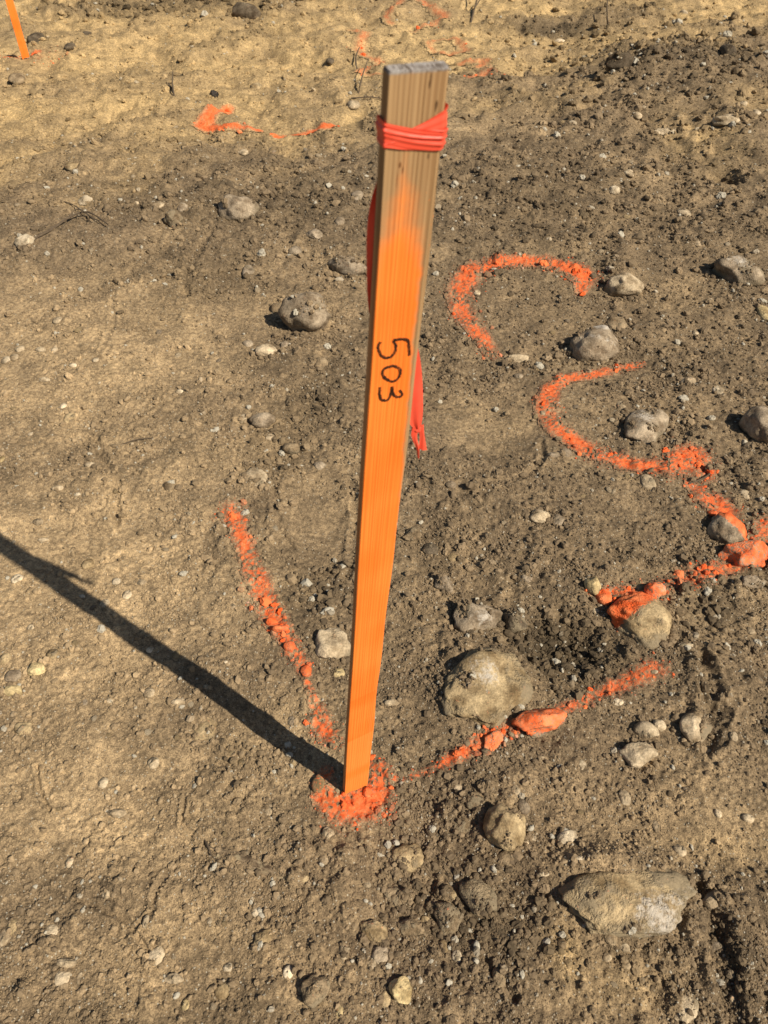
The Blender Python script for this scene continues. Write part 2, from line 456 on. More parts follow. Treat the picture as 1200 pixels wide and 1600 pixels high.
def stone_material():
    m, nt, b = new_mat('stone')
    t = NT(nt)
    P = t.coord('Object')
    info = t.node('ShaderNodeObjectInfo')
    off = t.node('ShaderNodeVectorMath', operation='ADD')
    nt.links.new(P, off.inputs[0])
    sc = t.node('ShaderNodeVectorMath', operation='SCALE'); sc.inputs[0].default_value = (9, 5, 7)
    nt.links.new(info.outputs['Random'], sc.inputs['Scale']); nt.links.new(sc.outputs[0], off.inputs[1])
    Q = off.outputs[0]
    c = info.outputs['Color']
    n1 = t.noise(Q, 28, 5, 0.62)
    c = t.mix(1.0, c, t.mix(t.ramp(n1, 0.28, 0.72), (0.48, 0.42, 0.35), (1.50, 1.47, 1.42)), 'MULTIPLY')
    n2 = t.noise(Q, 240, 4, 0.7)
    c = t.mix(1.0, c, t.mix(t.ramp(n2, 0.3, 0.7), (0.72, 0.72, 0.72), (1.25, 1.24, 1.22)), 'MULTIPLY')
    # soil clinging in patches
    dirt = t.attr('dirt').outputs['Fac']
    dn = t.noise(Q, 60, 4, 0.65)
    df = t.ramp(t.math('ADD', dirt, t.math('SUBTRACT', dn, 0.5)), 0.35, 0.62)
    c = t.mix(t.math('MULTIPLY', df, 0.9), c, t.mix(n2, (0.16, 0.122, 0.072), (0.30, 0.235, 0.145)))
    # pale scuffs from machinery
    scuff = t.attr('scuff').outputs['Fac']
    sn = t.noise(Q, 90, 5, 0.75)
    c = t.mix(t.math('MULTIPLY', t.ramp(t.math('ADD', t.math('MULTIPLY', scuff, 0.8), t.math('MULTIPLY', t.math('SUBTRACT', sn, 0.5), 2.4)), 0.32, 0.95), 0.78), c, (0.58, 0.51, 0.41))
    paint = t.attr('paint').outputs['Fac']
    pf = t.ramp(t.math('ADD', paint, t.math('ADD', t.math('MULTIPLY', t.math('SUBTRACT', dn, 0.5), 0.8), t.math('MULTIPLY', t.math('SUBTRACT', n2, 0.5), 1.7))), 0.28, 0.72)
    c = t.mix(t.math('MULTIPLY', pf, 0.95), c, t.mix(t.ramp(n1, .3, .7), (0.80, 0.11, 0.020), (0.84, 0.25, 0.09)))
    nt.links.new(c, b.inputs['Base Color'])
    bh = t.math('ADD', t.math('MULTIPLY', n1, 0.4), t.math('ADD', t.math('MULTIPLY', n2, 0.25), t.math('MULTIPLY', df, 0.25)))
    nt.links.new(t.bump(bh, 0.012, 0.8), b.inputs['Normal'])
    b.inputs['Roughness'].default_value = 0.85
    return m

SOIL, CRUMB, STONE = ground_material(), crumb_material(), stone_material()

# ------------------------------------------------------------------ helpers for objects
def tag(o, label=None, cat=None, group=None, kind=None):
    if label: o['label'] = label
    if cat: o['category'] = cat
    if group: o['group'] = group
    if kind: o['kind'] = kind
    return o
def link(name, mesh, parent=None):
    o = bpy.data.objects.new(name, mesh)
    COL.objects.link(o)
    o.parent = parent
    return o
def np_mesh(name, verts, quads, mats, smooth=True, tris=None):
    me = bpy.data.meshes.new(name)
    me.vertices.add(len(verts))
    me.vertices.foreach_set('co', np.ascontiguousarray(verts, dtype=np.float32).ravel())
    k = quads.shape[1]
    me.loops.add(quads.size)
    me.loops.foreach_set('vertex_index', np.ascontiguousarray(quads, dtype=np.int32).ravel())
    me.polygons.add(len(quads))
    me.polygons.foreach_set('loop_start', np.arange(0, quads.size, k, dtype=np.int32))
    me.update(calc_edges=True)
    if smooth:
        me.polygons.foreach_set('use_smooth', np.ones(len(quads), dtype=bool))
    for m in mats: me.materials.append(m)
    return me
def add_attr(me, name, vals, t='FLOAT'):
    a = me.attributes.new(name, t, 'POINT')
    a.data.foreach_set('value' if t == 'FLOAT' else 'vector', np.ascontiguousarray(vals, dtype=np.float32).ravel())

# ------------------------------------------------------------------ the ground: one sheet, dense near the viewer, running out to the horizon
NU, NV = 860, 950
vs = np.linspace(1690, -60, NV)
yf = np.array([flat(600, v)[0][1] for v in vs])
step = yf[-1] - yf[-2]
far_y = [yf[-1]]
while far_y[-1] < 500:
    step *= 1.22
    far_y.append(far_y[-1] + step)
step = yf[1] - yf[0]
near_y = [yf[0]]
while near_y[-1] > -60:
    step *= 1.22
    near_y.append(near_y[-1] - step)
ys = np.concatenate([np.array(near_y[1:])[::-1], yf, np.array(far_y[1:])])
un = np.linspace(-1, 1, NU)
e, g = [1.0], un[1] - un[0]
while e[-1] < 60:
    g *= 1.22
    e.append(e[-1] + g)
e = np.array(e[1:])
us = np.concatenate([-e[::-1], un, e])
hw = np.maximum(0.508 * (ys * CP + CAM_H * SP), 0.40) * 1.35
GX = hw[:, None] * us[None, :]
GY = np.repeat(ys[:, None], len(us), 1)
fine = np.ones(GX.shape)
fine[:len(near_y) - 1] = 0; fine[len(near_y) - 1 + NV:] = 0
fine[:, :len(e)] = 0; fine[:, len(e) + NU:] = 0
gx, gy = GX.ravel(), GY.ravel()
gh, gtan, gpack, gdark, grough = height(gx, gy, fine.ravel())
gpaint, gidx = paint_mask(gx, gy)
NC, NR = len(us), len(ys)
q = np.arange(NR * NC).reshape(NR, NC)
quads = np.stack([q[:-1, :-1], q[:-1, 1:], q[1:, 1:], q[1:, :-1]], -1).reshape(-1, 4)
gverts = np.stack([gx, gy, gh], 1)
me = np_mesh('ground', gverts, quads, [SOIL])
for n, a in (('tan', gtan), ('pack', gpack), ('dark', gdark), ('paint', gpaint)):
    add_attr(me, n, a)
ground = tag(link('ground', me), kind='structure')

# paint coats: each mark a skin on the soil it was sprayed on
qp = gpaint[quads].mean(1)
qi = gidx[quads[:, 0]]
MARK_OBJ = []
for k, (name, label, s, polys) in enumerate(_marks):
    sel = quads[(qi == k) & (qp > 0.30 * s)]
    if len(sel) == 0:
        MARK_OBJ.append(None); continue
    used, inv = np.unique(sel, return_inverse=True)
    vv = gverts[used].copy()
    lift = 0.0012 + 0.0006 * np.abs(vv[:, 1])
    org = vv.mean(0)
    vv[:, 2] += lift
    vv -= org
    me = np_mesh(name, vv, inv.reshape(-1, 4), [SOIL])
    for n, a in (('tan', gtan), ('pack', gpack), ('dark', gdark), ('paint', gpaint)):
        add_attr(me, n, a[used])
    o = tag(link(name, me), label, 'paint mark', 'orange spray paint marks on the ground')
    o.location = org
    MARK_OBJ.append(o)

# ------------------------------------------------------------------ crumbs: loose grains of soil, uncountable
rng = np.random.default_rng(7)
def crumb_nodes():
    ng = bpy.data.node_groups.new('crumb scatter', 'GeometryNodeTree')
    ng.interface.new_socket('Geometry', in_out='INPUT', socket_type='NodeSocketGeometry')
    ng.interface.new_socket('Geometry', in_out='OUTPUT', socket_type='NodeSocketGeometry')
    N, L = ng.nodes, ng.links
    gi, go = N.new('NodeGroupInput'), N.new('NodeGroupOutput')
    join = N.new('GeometryNodeJoinGeometry')
    for k in range(5):
        ico = N.new('GeometryNodeMeshIcoSphere'); ico.inputs['Radius'].default_value = 1.0; ico.inputs['Subdivisions'].default_value = 2 if k < 3 else 3
        sp = N.new('GeometryNodeSetPosition')
        pos = N.new('GeometryNodeInputPosition')
        no = N.new('ShaderNodeTexNoise'); no.noise_dimensions = '4D'; no.inputs['W'].default_value = 3.7 * k + 1; no.inputs['Scale'].default_value = 0.85 + 0.2 * k; no.inputs['Detail'].default_value = 2.0
        L.new(pos.outputs[0], no.inputs['Vector'])
        sub = N.new('ShaderNodeVectorMath'); sub.operation = 'SUBTRACT'; sub.inputs[1].default_value = (0.5, 0.5, 0.5)
        L.new(no.outputs['Color'], sub.inputs[0])
        mul = N.new('ShaderNodeVectorMath'); mul.operation = 'SCALE'; mul.inputs['Scale'].default_value = 1.7
        L.new(sub.outputs[0], mul.inputs[0])
        L.new(ico.outputs['Mesh'], sp.inputs['Geometry']); L.new(mul.outputs[0], sp.inputs['Offset'])
        sm = N.new('GeometryNodeSetMaterial'); sm.inputs['Material'].default_value = CRUMB
        L.new(sp.outputs[0], sm.inputs[0])
        gt = N.new('GeometryNodeGeometryToInstance')
        L.new(sm.outputs[0], gt.inputs[0]); L.new(gt.outputs[0], join.inputs[0])
    iop = N.new('GeometryNodeInstanceOnPoints')
    iop.inputs['Pick Instance'].default_value = True
    L.new(gi.outputs[0], iop.inputs['Points']); L.new(join.outputs[0], iop.inputs['Instance'])
    def named(n, t):
        a = N.new('GeometryNodeInputNamedAttribute'); a.data_type = t; a.inputs['Name'].default_value = n
        return a.outputs['Attribute']
    L.new(named('kind_index', 'FLOAT'), iop.inputs['Instance Index'])
    L.new(named('turn', 'FLOAT_VECTOR'), iop.inputs['Rotation'])
    L.new(named('size', 'FLOAT_VECTOR'), iop.inputs['Scale'])
    L.new(iop.outputs[0], go.inputs[0])
    return ng
CRUMB_NODES = crumb_nodes()

def crumbs(name, x, y, r, parent=None, sink=0.25, darker=0.0, rest=None):
    n = len(x)
    h, tan, pack, dark, rough = height(x, y, 1.0)
    paint, idx = paint_mask(x, y)
    dark = np.clip(dark + darker * rng.random(n), 0, 1)
    paint = np.where(paint > 0.12, np.clip(paint * 0.80 + rng.normal(0, 0.26, n), 0, 1), 0)
    sx = r[:, None] * rng.uniform(0.7, 1.3, (n, 3)) * np.array([1, 1, 0.78])
    z = (h if rest is None else rest) + r * (0.55 - sink)
    org = np.zeros(3)
    me = bpy.data.meshes.new(name)
    me.vertices.add(n)
    me.vertices.foreach_set('co', np.stack([x, y, z], 1).astype(np.float32).ravel())
    for a, v in (('tan', tan), ('pack', pack), ('dark', dark), ('paint', paint), ('tone', rng.random(n)), ('kind_index', rng.integers(0, 5, n))):
        add_attr(me, a, v)
    turn = np.stack([rng.normal(0, .35, n), rng.normal(0, .35, n), rng.uniform(0, 6.28, n)], 1)
    add_attr(me, 'turn', turn, 'FLOAT_VECTOR')
    add_attr(me, 'size', sx, 'FLOAT_VECTOR')
    o = link(name, me, parent)
    md = o.modifiers.new('scatter', 'NODES'); md.node_group = CRUMB_NODES
    o['kind'] = 'stuff'
    return o, paint, idx

NCR = 450000
i0, j0 = len(near_y) - 1, len(e)
ri = rng.uniform(0, NV - 1, NCR); rj = rng.uniform(0, NU - 1, NCR)
cyy = np.interp(ri, np.arange(NV), yf)
cxx = np.interp(cyy, ys, hw) * (rj / (NU - 1) * 2 - 1)
ctan, cpack, cdark = tan_mask(cxx, cyy), pack_mask(cxx, cyy), dark_mask(cxx, cyy)
crough = rough_mask(cxx, cyy, ctan, cpack, cdark)
clump = sstep(-0.15, 0.30, fbm2(cxx, cyy, 0.11, 4, 201, 0.6))
keep = rng.random(NCR) < np.clip(0.06 + 0.95 * crough * (0.22 + 0.78 * clump) + 0.14 * clump, 0, 1) * (1 - 0.45 * ctan)
cxx, cyy, crough = cxx[keep], cyy[keep], crough[keep]
depth = cyy * CP + CAM_H * SP
px = depth / 755.0
rad = px * 0.52 * np.minimum(rng.pareto(2.75, len(cxx)) + 1, 7.0) * (0.70 + 0.5 * crough)
rad = np.minimum(rad, 0.016)
cp, ci = paint_mask(cxx, cyy)
painted = cp > 0.30
crumbs('soil_crumbs', cxx[~painted], cyy[~painted], rad[~painted])
tag(bpy.data.objects['soil_crumbs'], 'loose crumbs and grit of soil scattered over the ground', 'gravel', kind='stuff')
for k, o in enumerate(MARK_OBJ):
    m = painted & (ci == k)
    if o is None or m.sum() < 5: continue
    c, _, _ = crumbs('painted_crumbs', cxx[m], cyy[m], rad[m], o)
    c.location = -o.location

# ------------------------------------------------------------------ stones
_ico = {}
def ico(sub):
    if sub not in _ico:
        bm = bmesh.new()
        bmesh.ops.create_icosphere(bm, subdivisions=sub, radius=1.0)
        bm.verts.ensure_lookup_table()
        _ico[sub] = (np.array([v.co[:] for v in bm.verts]), np.array([[v.index for v in f.verts] for f in bm.faces]))
        bm.free()
    return _ico[sub]

def stone_verts(sub, seed, angular, rg):
    v, f = ico(sub)
    v = v.copy()
    for _ in range(int(3 + angular * 9)):
        n = rg.normal(size=3); n /= np.linalg.norm(n)
        d = rg.uniform(0.62, 0.92) if angular > .3 else rg.uniform(0.8, 0.97)
        over = v @ n - d
        v = v - np.where(over > 0, over * (0.55 + 0.45 * min(1, angular * 1.3)), 0)[:, None] * n
    g = 1.0 if sub < 4 else 1.25
    nn = g * (0.17 * noise3(v * 1.3 + seed, seed) + 0.085 * noise3(v * 3.1 + seed, seed + 5) + 0.036 * noise3(v * 7 + seed, seed + 9))
    if sub > 3:
        nn = nn + 0.022 * noise3(v * 15, seed + 11) + (0.014 * noise3(v * 34, seed + 13) if sub > 4 else 0)
        pit = noise3(v * 5.5 + seed * 2, seed + 15)
        nn = nn - 0.05 * sstep(0.35, 0.75, pit)
    v = v * (1 + nn)[:, None]
    return v / np.abs(v).max(0), f

COLOURS = dict(pale=(0.43, 0.345, 0.23), tan=(0.35, 0.265, 0.15), grey=(0.285, 0.228, 0.16), dark=(0.105, 0.082, 0.055), white=(0.50, 0.415, 0.29), yellow=(0.46, 0.36, 0.19),
               brown=(0.24, 0.18, 0.11), soil=(0.27, 0.21, 0.13), orange=(0.30, 0.25, 0.18), char=(0.035, 0.03, 0.026))
_seed = [0]
def stone(u, v, w, h, colour, label=None, ang=0, round_=0.35, bury=0.35, flat_=0.55, dirt=0.25, scuff=None, paint=0.0, paint_dir=None, name='stone', cat='stone', group=None, lm=None, bands=False, tilt=(0, 0)):
    """a stone seen w x h measured units across at (u, v); ang turns its long side (degrees, 0 = across); flat_ = height / width"""
    _seed[0] += 1
    sd = _seed[0]
    rg = np.random.default_rng(sd * 31 + 5)
    p, t = at(u, v + h * 0.12)
    W = 1.10 * w * t / FPX
    dep = math.atan2(CAM_H - p.z, p.y)
    Hh = W * flat_                                     # full height
    vis = Hh * (1 - bury)
    D = max((1.28 * h * t / FPX - vis * math.cos(dep)) / max(math.sin(dep), .25), W * 0.45)
    D = min(D, W * 1.8)
    sub = 5 if w > 90 else 4 if w > 26 else 3 if w > 10 else 2
    vv, f = stone_verts(sub, sd * 1.37, round_, rg)
    # long side turned about the vertical
    a = math.radians(ang)
    vv = vv * np.array([W / 2, D / 2, Hh / 2])
    R = np.array([[math.cos(a), -math.sin(a), 0], [math.sin(a), math.cos(a), 0], [0, 0, 1]])
    vv = vv @ R.T
    cx2, sx2, cy2, sy2 = math.cos(tilt[0]), math.sin(tilt[0]), math.cos(tilt[1]), math.sin(tilt[1])
    vv = vv @ np.array([[1, 0, 0], [0, cx2, -sx2], [0, sx2, cx2]]).T @ np.array([[cy2, 0, sy2], [0, 1, 0], [-sy2, 0, cy2]]).T
    me = np_mesh(name, vv, f, [STONE])
    n = vv / np.linalg.norm(vv, axis=1, keepdims=True)
    zr = (vv[:, 2] + Hh * (0.5 - bury)) / max(vis, 1e-4)                       # height above the soil line
    dn = noise3(vv / W * 4 + sd, sd)
    add_attr(me, 'dirt', np.clip(dirt + 0.40 * dn + 0.30 * sstep(0.40, 0.0, zr + 0.35 * dn), 0, 1))
    if scuff is not None:
        sdx = np.array(scuff); sdx = sdx / np.linalg.norm(sdx)
        sv = np.clip(n @ sdx, 0, 1) ** 3
        if bands:
            sv = np.clip(n @ sdx, 0, 1) * (0.55 + 0.6 * np.sin(vv @ np.array([.35, .5, .8]) / W * 26 + 2 * noise3(vv / W * 3, 3)))
        add_attr(me, 'scuff', sv)
    if paint > 0:
        if paint_dir is not None:
            d = np.array(paint_dir); d = d / np.linalg.norm(d)
            pv = paint * sstep(-0.15, 0.35, n @ d)
        else:
            pv = np.full(len(vv), paint) * sstep(-0.6, 0.0, n[:, 2])
        add_attr(me, 'paint', pv)
    o = link(name, me)
    o.location = (p.x, p.y, p.z + Hh * (0.5 - bury))
    c = np.array(COLOURS[colour]) * rg.uniform(0.9, 1.12)
    o.color = (*c, 1)
    tag(o, label, cat, group)
    STONES.append((p.x, p.y, W / 2, D / 2, w))
    if lm: LANDMARKS.append((u, v, lm))
    if w > 34 and paint == 0 and dirt > 0.1:
        up = np.nonzero((n[:, 2] > 0.40) & (zr > 0.2) & (dn > 0.12) & ((sv if scuff is not None else dn * 0) < 0.45))[0]
        if len(up):
            pick = rg.choice(up, int(w * (0.4 + 1.8 * dirt)))
            TOPS.append((vv[pick] + np.array(o.location), np.full(len(pick), t / FPX)))
    return o
STONES = []
TOPS = []
LANDMARKS = [(600, 900, 'the numbered stake'), (550, 1240, 'the stake foot'), (385, 870, 'the straight orange line'), (800, 425, 'the orange C-shaped arc'), (855, 640, 'the bend of the orange S-curve'), (1080, 725, 'the end of the orange S-curve'),
             (40, 92, 'the far stake'), (320, 195, 'the orange arrowhead'), (640, 60, 'the orange loops'), (390, 1355, 'the bark strip'), (120, 345, 'the branching twigs'), (1128, 1500, 'the lower furrow'), (1110, 1100, 'the upper furrow'), (400, 1130, 'the middle of the stake shadow'),
             (80, 890, 'the shadow end at the left edge'), (1128, 300, 'the dark hole')]
PEBBLES = []

def region(u, v):
    if v < 215 - 0.11 * max(0, u - 500): return 'sand'
    if u < 590:
        edge = 845 + 0.72 * u
        return 'left_high' if v < edge else 'left_low'
    return 'right_high' if v < 1235 else 'right_low'
REG = {
    'sand': ('small pebble or clod on the tan sandy strip at the back', 'small pebbles on the tan sand'),
    'left_high': ('small pebble left of the stake, above the long stake shadow', 'small pebbles above the shadow'),
    'left_low': ('small pebble left of the stake, below the long stake shadow', 'small pebbles below the shadow'),
    'right_high': ('small pebble right of the stake, among the orange sprayed curves', 'small pebbles among the sprayed curves'),
    'right_low': ('small pebble in the right foreground, nearer than the stake foot', 'small pebbles in the right foreground'),
}
def pebble(u, v, w, h, colour='pale', **kw):
    l, g = REG[region(u, v)]
    kw.setdefault('round_', 0.2); kw.setdefault('bury', 0.4); kw.setdefault('dirt', 0.26)
    o = stone(u, v, w, h, colour, l, name='pebble', cat='pebble', group=g, **kw)
    PEBBLES.append((u, v, w, h, colour, o))
    return o

# the stones one notices, from the back to the front
stone(383, 10, 26, 34, 'dark', 'dark upright rock at the very back near the top edge', ang=70, round_=.7, bury=.3, flat_=1.0, lm="the dark back rock")
stone(55, 52, 24, 18, 'dark', 'dark clod just right of the far stake', round_=.6)
stone(962, 120, 44, 24, 'dark', 'dark overhanging clod at the left end of the back spoil heap', round_=.7, flat_=.7, bury=.2)
stone(1136, 87, 24, 22, 'dark', 'dark brown rock on the spoil heap near the top right corner', round_=.6, flat_=.8, bury=.2, lm="the dark heap rock")
stone(30, 127, 24, 18, 'brown', 'angular brown stone below the far stake', round_=.7, flat_=.7, bury=.2)
stone(552, 161, 20, 14, 'pale', 'pale flat stone on the sand just left of the stake top', round_=.5)
stone(1040, 206, 36, 10, 'pale', 'pale flat stone slab lying left of its twin on the back right heap', round_=.6, flat_=.3)
stone(1135, 188, 42, 16, 'pale', 'longer pale flat stone slab on the back right heap', round_=.6, flat_=.35, lm="the longer pale slab")
stone(960, 294, 20, 14, 'white', 'bright white pebble beside a smooth pale patch, upper right', round_=.3)
stone(371, 331, 64, 38, 'grey', 'rounded grey boulder half buried at upper left of the stake', round_=.3, bury=.40, flat_=.7, dirt=.35, lm="the half-buried grey boulder")
stone(40, 377, 28, 20, 'white', 'whitish stone at the left edge beside the dry twigs', round_=.25, lm="the whitish stone")
stone(272, 346, 30, 26, 'brown', 'brown clod-like stone left of the rounded grey boulder', round_=.6, flat_=.8, bury=.25, dirt=.6)
stone(493, 367, 28, 18, 'grey', 'small flat grey stone between the boulder and the stake', round_=.5)
stone(545, 421, 66, 30, 'grey', 'long dark slab of stone poking out behind the stake', ang=-24, round_=.6, bury=.2, flat_=.42, dirt=.2)
stone(480, 500, 78, 64, 'grey', 'large rounded grey boulder standing free left of the stake', round_=.28, bury=.22, flat_=.85, dirt=.12, lm="the free grey boulder")
stone(415, 550, 34, 24, 'pale', 'pale oval stone just below the large free boulder', round_=.2, bury=.25, dirt=.05)
stone(500, 567, 24, 18, 'brown', 'brown stone close to the stake below the large boulder', round_=.4)
stone(411, 659, 38, 26, 'grey', 'smooth oval grey stone at the rim of the hollow left of the stake', ang=8, round_=.15, bury=.25, flat_=.6, dirt=.05, lm="the smooth oval stone")
stone(455, 703, 26, 26, 'brown', 'brown angular stone in the hollow below the smooth oval one', round_=.7, flat_=.8, bury=.25)
stone(393, 743, 48, 36, 'pale', 'flat pale stone set flush in the soil left of the stake', ang=20, round_=.5, bury=.7, flat_=.4, dirt=.2, lm="the flush pale stone")
stone(518, 1001, 66, 48, 'pale', 'flat grey stone touching the left side of the stake', round_=.4, bury=.5, flat_=.5, dirt=.08, lm="the flat grey stone by the stake")
stone(975, 454, 58, 34, 'pale', 'bright cream stone above the striped boulder', ang=-8, round_=.55, bury=.25, flat_=.6, dirt=.05, lm="the cream stone")
stone(965, 505, 32, 24, 'brown', 'brown stone between the cream stone and the striped boulder', round_=.4, bury=.5)
stone(928, 541, 78, 54, 'grey', 'striped grey boulder with whitish bands above the S-curve', ang=15, round_=.35, bury=.3, flat_=.65, dirt=.15, scuff=(.3, .2, 1), bands=True, lm="the striped boulder")
stone(1008, 664, 58, 64, 'grey', 'rock dusted white inside the S-curve', ang=-30, round_=.5, bury=.4, flat_=.6, dirt=.3, scuff=(-.1, .3, 1), lm="the white-dusted rock")
stone(1186, 668, 56, 62, 'grey', 'smooth dark boulder cut off by the right edge', round_=.15, bury=.25, flat_=.9, dirt=.05, lm="the right-edge boulder")
stone(1150, 426, 74, 42, 'grey', 'dusty rock by the right edge level with the C-shaped arc', ang=-15, round_=.55, bury=.4, flat_=.6, dirt=.4, scuff=(0, .1, 1), lm="the dusty right-edge rock")
stone(1196, 488, 26, 40, 'yellow', 'yellowish stone at the right edge below the dusty rock', round_=.3)
stone(842, 808, 32, 22, 'pale', 'pale oval stone alone right of the stake at mid height', round_=.3, bury=.25, dirt=.05, lm="the lone pale oval stone")
stone(693, 911, 40, 28, 'grey', 'stubby cylinder-shaped grey stone lying aslant right of the stake', ang=-55, round_=.35, bury=.25, flat_=.5, lm="the stubby grey stone")
stone(643, 838, 30, 24, 'brown', 'angular brown stone next to the right edge of the stake', round_=.8, bury=.25, flat_=.7)
stone(672, 857, 24, 20, 'dark', 'dark slate-grey stone beside the angular brown one', round_=.5)
stone(1130, 828, 54, 56, 'grey', 'round grey stone with its right half sprayed orange', round_=.2, bury=.25, flat_=.8, dirt=.05, paint=1.0, paint_dir=(1, .5, .25))
stone(1163, 867, 80, 46, 'orange', 'large flat rock sprayed all orange at the right edge', ang=8, round_=.75, bury=.3, flat_=.5, dirt=.25, paint=.58, lm="the large orange rock")
stone(1176, 910, 38, 22, 'grey', 'flat grey stone under the large orange rock', round_=.5)
stone(925, 916, 24, 34, 'yellow', 'upright yellowish stone at the left end of the right-hand stroke', round_=.7, flat_=1.2, bury=.25)
stone(942, 933, 26, 26, 'orange', 'orange sprayed clod beside the upright yellowish stone', round_=.6, flat_=.8, paint=.9)
stone(993, 958, 100, 82, 'tan', 'big dusty rock with its upper left edge sprayed orange', ang=-35, round_=.5, bury=.45, flat_=.55, dirt=.42, paint=1.0, paint_dir=(-.55, .8, .15), lm="the big half-orange rock")
stone(1021, 925, 34, 28, 'orange', 'pinkish orange round stone on top of the big dusty rock', round_=.2, flat_=.8, bury=.25, paint=.62, dirt=0)
stone(745, 963, 80, 52, 'grey', 'wedge-shaped dusty rock above the large dome rock', ang=10, round_=.8, bury=.4, flat_=.6, dirt=.35, scuff=(.25, -.5, .8), lm="the wedge rock")
stone(803, 970, 38, 38, 'dark', 'dark rough clod between the wedge rock and the dark hollow', round_=.7, flat_=.9, bury=.25, dirt=.5)
stone(760, 1054, 132, 124, 'tan', 'large dome of buried rock with a white scuff on top', ang=-30, round_=.45, bury=.68, flat_=.42, tilt=(.04, .03), dirt=.30, scuff=(0, .18, 1), lm="the dome rock")
stone(840, 1127, 86, 44, 'orange', 'flame-shaped stone sprayed solid orange below the dome rock', ang=22, round_=.85, bury=.28, flat_=.5, dirt=.15, paint=.68, lm="the flame-shaped orange stone")
stone(770, 1156, 36, 28, 'orange', 'orange sprayed clod left of the flame-shaped stone', ang=20, bury=.45, round_=.7, flat_=.6, dirt=.15, paint=.62)
stone(1083, 1131, 50, 46, 'pale', 'pale angular stone left of the upper furrow', ang=-25, round_=.75, bury=.45, flat_=.5, dirt=.35, lm="the pale angular stone")
stone(1008, 1140, 26, 34, 'pale', 'upright tan stone touching the bone-shaped one', ang=70, round_=.35, flat_=.8, bury=.3)
stone(994, 1178, 58, 36, 'pale', 'pale bone-shaped stone right of the flame-shaped stone', ang=14, round_=.5, bury=.3, flat_=.45, dirt=.05, lm="the bone-shaped stone")
stone(787, 1294, 62, 68, 'tan', 'blocky pale stone standing in the right foreground', ang=-15, round_=.6, bury=.25, flat_=.8, dirt=.18, lm="the blocky pale stone")
stone(637, 1336, 46, 40, 'tan', 'rounded tan stone below and right of the stake foot', ang=15, round_=.25, bury=.35, flat_=.6, dirt=.2, lm="the rounded tan stone")
stone(740, 1250, 34, 28, 'brown', 'brown oval stone above and left of the blocky pale stone', ang=-30, round_=.3, dirt=.4)
stone(724, 1286, 28, 22, 'brown', 'half-buried brown stone left of the blocky pale stone', round_=.3, bury=.55, dirt=.5)
stone(884, 1309, 40, 20, 'white', 'chalk-white elongated stone in the right foreground', ang=24, round_=.6, flat_=.35, dirt=0, lm="the chalk-white stone")
stone(980, 1396, 214, 98, 'tan', 'broad flat rock slab in the lower right foreground', ang=4, round_=.7, bury=.64, flat_=.30, tilt=(-.08, .02), dirt=.50, scuff=(.7, -.45, .55), lm="the broad slab")
stone(1116, 1400, 22, 36, 'pale', 'upright pale stone at the head of the lower furrow', ang=-60, round_=.4, flat_=.6)
stone(1068, 1568, 40, 50, 'pale', 'pale stone half buried at the lower right bottom edge', ang=-40, round_=.35, bury=.5, lm="the pale bottom-edge stone")
stone(627, 1546, 38, 36, 'yellow', 'tan blocky stone casting a dark shadow at the bottom centre', ang=-20, round_=.7, flat_=.75, bury=.2, dirt=.1, lm="the tan blocky stone")
stone(492, 1546, 42, 46, 'brown', 'dark brown stone in a pit at the bottom, left of centre', ang=-35, round_=.55, flat_=.7, bury=.25, dirt=.5, lm="the dark pit stone")
stone(586, 1451, 28, 42, 'tan', 'upright tan stone in the foreground below the rounded tan one', ang=75, round_=.5, flat_=.7)
stone(592, 1489, 30, 24, 'grey', 'greyish round stone under the upright tan one', round_=.3)
stone(618, 1396, 28, 36, 'brown', 'brown stone directly below the rounded tan stone', ang=60, round_=.5, dirt=.4)
stone(700, 1430, 40, 44, 'brown', 'left of two rough brown stones left of the broad slab', ang=30, round_=.7, flat_=.8, bury=.3, dirt=.5)
stone(748, 1400, 56, 52, 'soil', 'right and larger of two rough brown stones left of the broad slab', ang=20, round_=.6, flat_=.6, bury=.4, dirt=.6)
stone(640, 1446, 24, 44, 'brown', 'tall brown clod with a dark shadow left of the two rough brown stones', ang=80, round_=.7, flat_=.9, bury=.25, dirt=.5)
stone(412, 1463, 28, 24, 'tan', 'tan pitted stone at lower left below the bark piece', round_=.5, lm="the tan pitted stone")
stone(83, 1455, 26, 26, 'pale', 'round pale stone at lower left, the palest there', round_=.15, bury=.5, dirt=.02, lm="the round pale stone")
stone(318, 1136, 48, 38, 'tan', 'flat tan stone flush with the soil just below the stake shadow', round_=.4, bury=.72, flat_=.4, dirt=.2, lm="the flush tan stone")
stone(58, 1046, 28, 22, 'yellow', 'upper of two yellowish stones by the left edge', round_=.35, bury=.25, dirt=.03, lm="the yellowish pair")
stone(22, 1079, 28, 18, 'yellow', 'lower of two yellowish stones by the left edge', round_=.35, bury=.25, dirt=.03)
stone(36, 1137, 32, 22, 'tan', 'flat tan stone by the left edge below the yellowish pair', round_=.3, bury=.6, lm="the flat tan left-edge stone")
stone(438, 985, 25, 15, 'orange', 'largest orange sprayed pebble on the straight line left of the stake', round_=.3, dirt=.15, paint=.68, flat_=.7, bury=.2)
stone(453, 1011, 18, 18, 'orange', 'orange sprayed pebble just below the largest one on the straight line', round_=.3, dirt=.15, paint=.68, flat_=.8, bury=.2)
stone(425, 973, 18, 14, 'orange', 'orange sprayed pebble just above the largest one on the straight line', round_=.3, dirt=0, paint=.8, flat_=.8, bury=.2)
stone(478, 1048, 17, 20, 'orange', 'orange sprayed pebble at the lower end of the straight line', round_=.4, dirt=.15, paint=.68, flat_=.8, bury=.2)
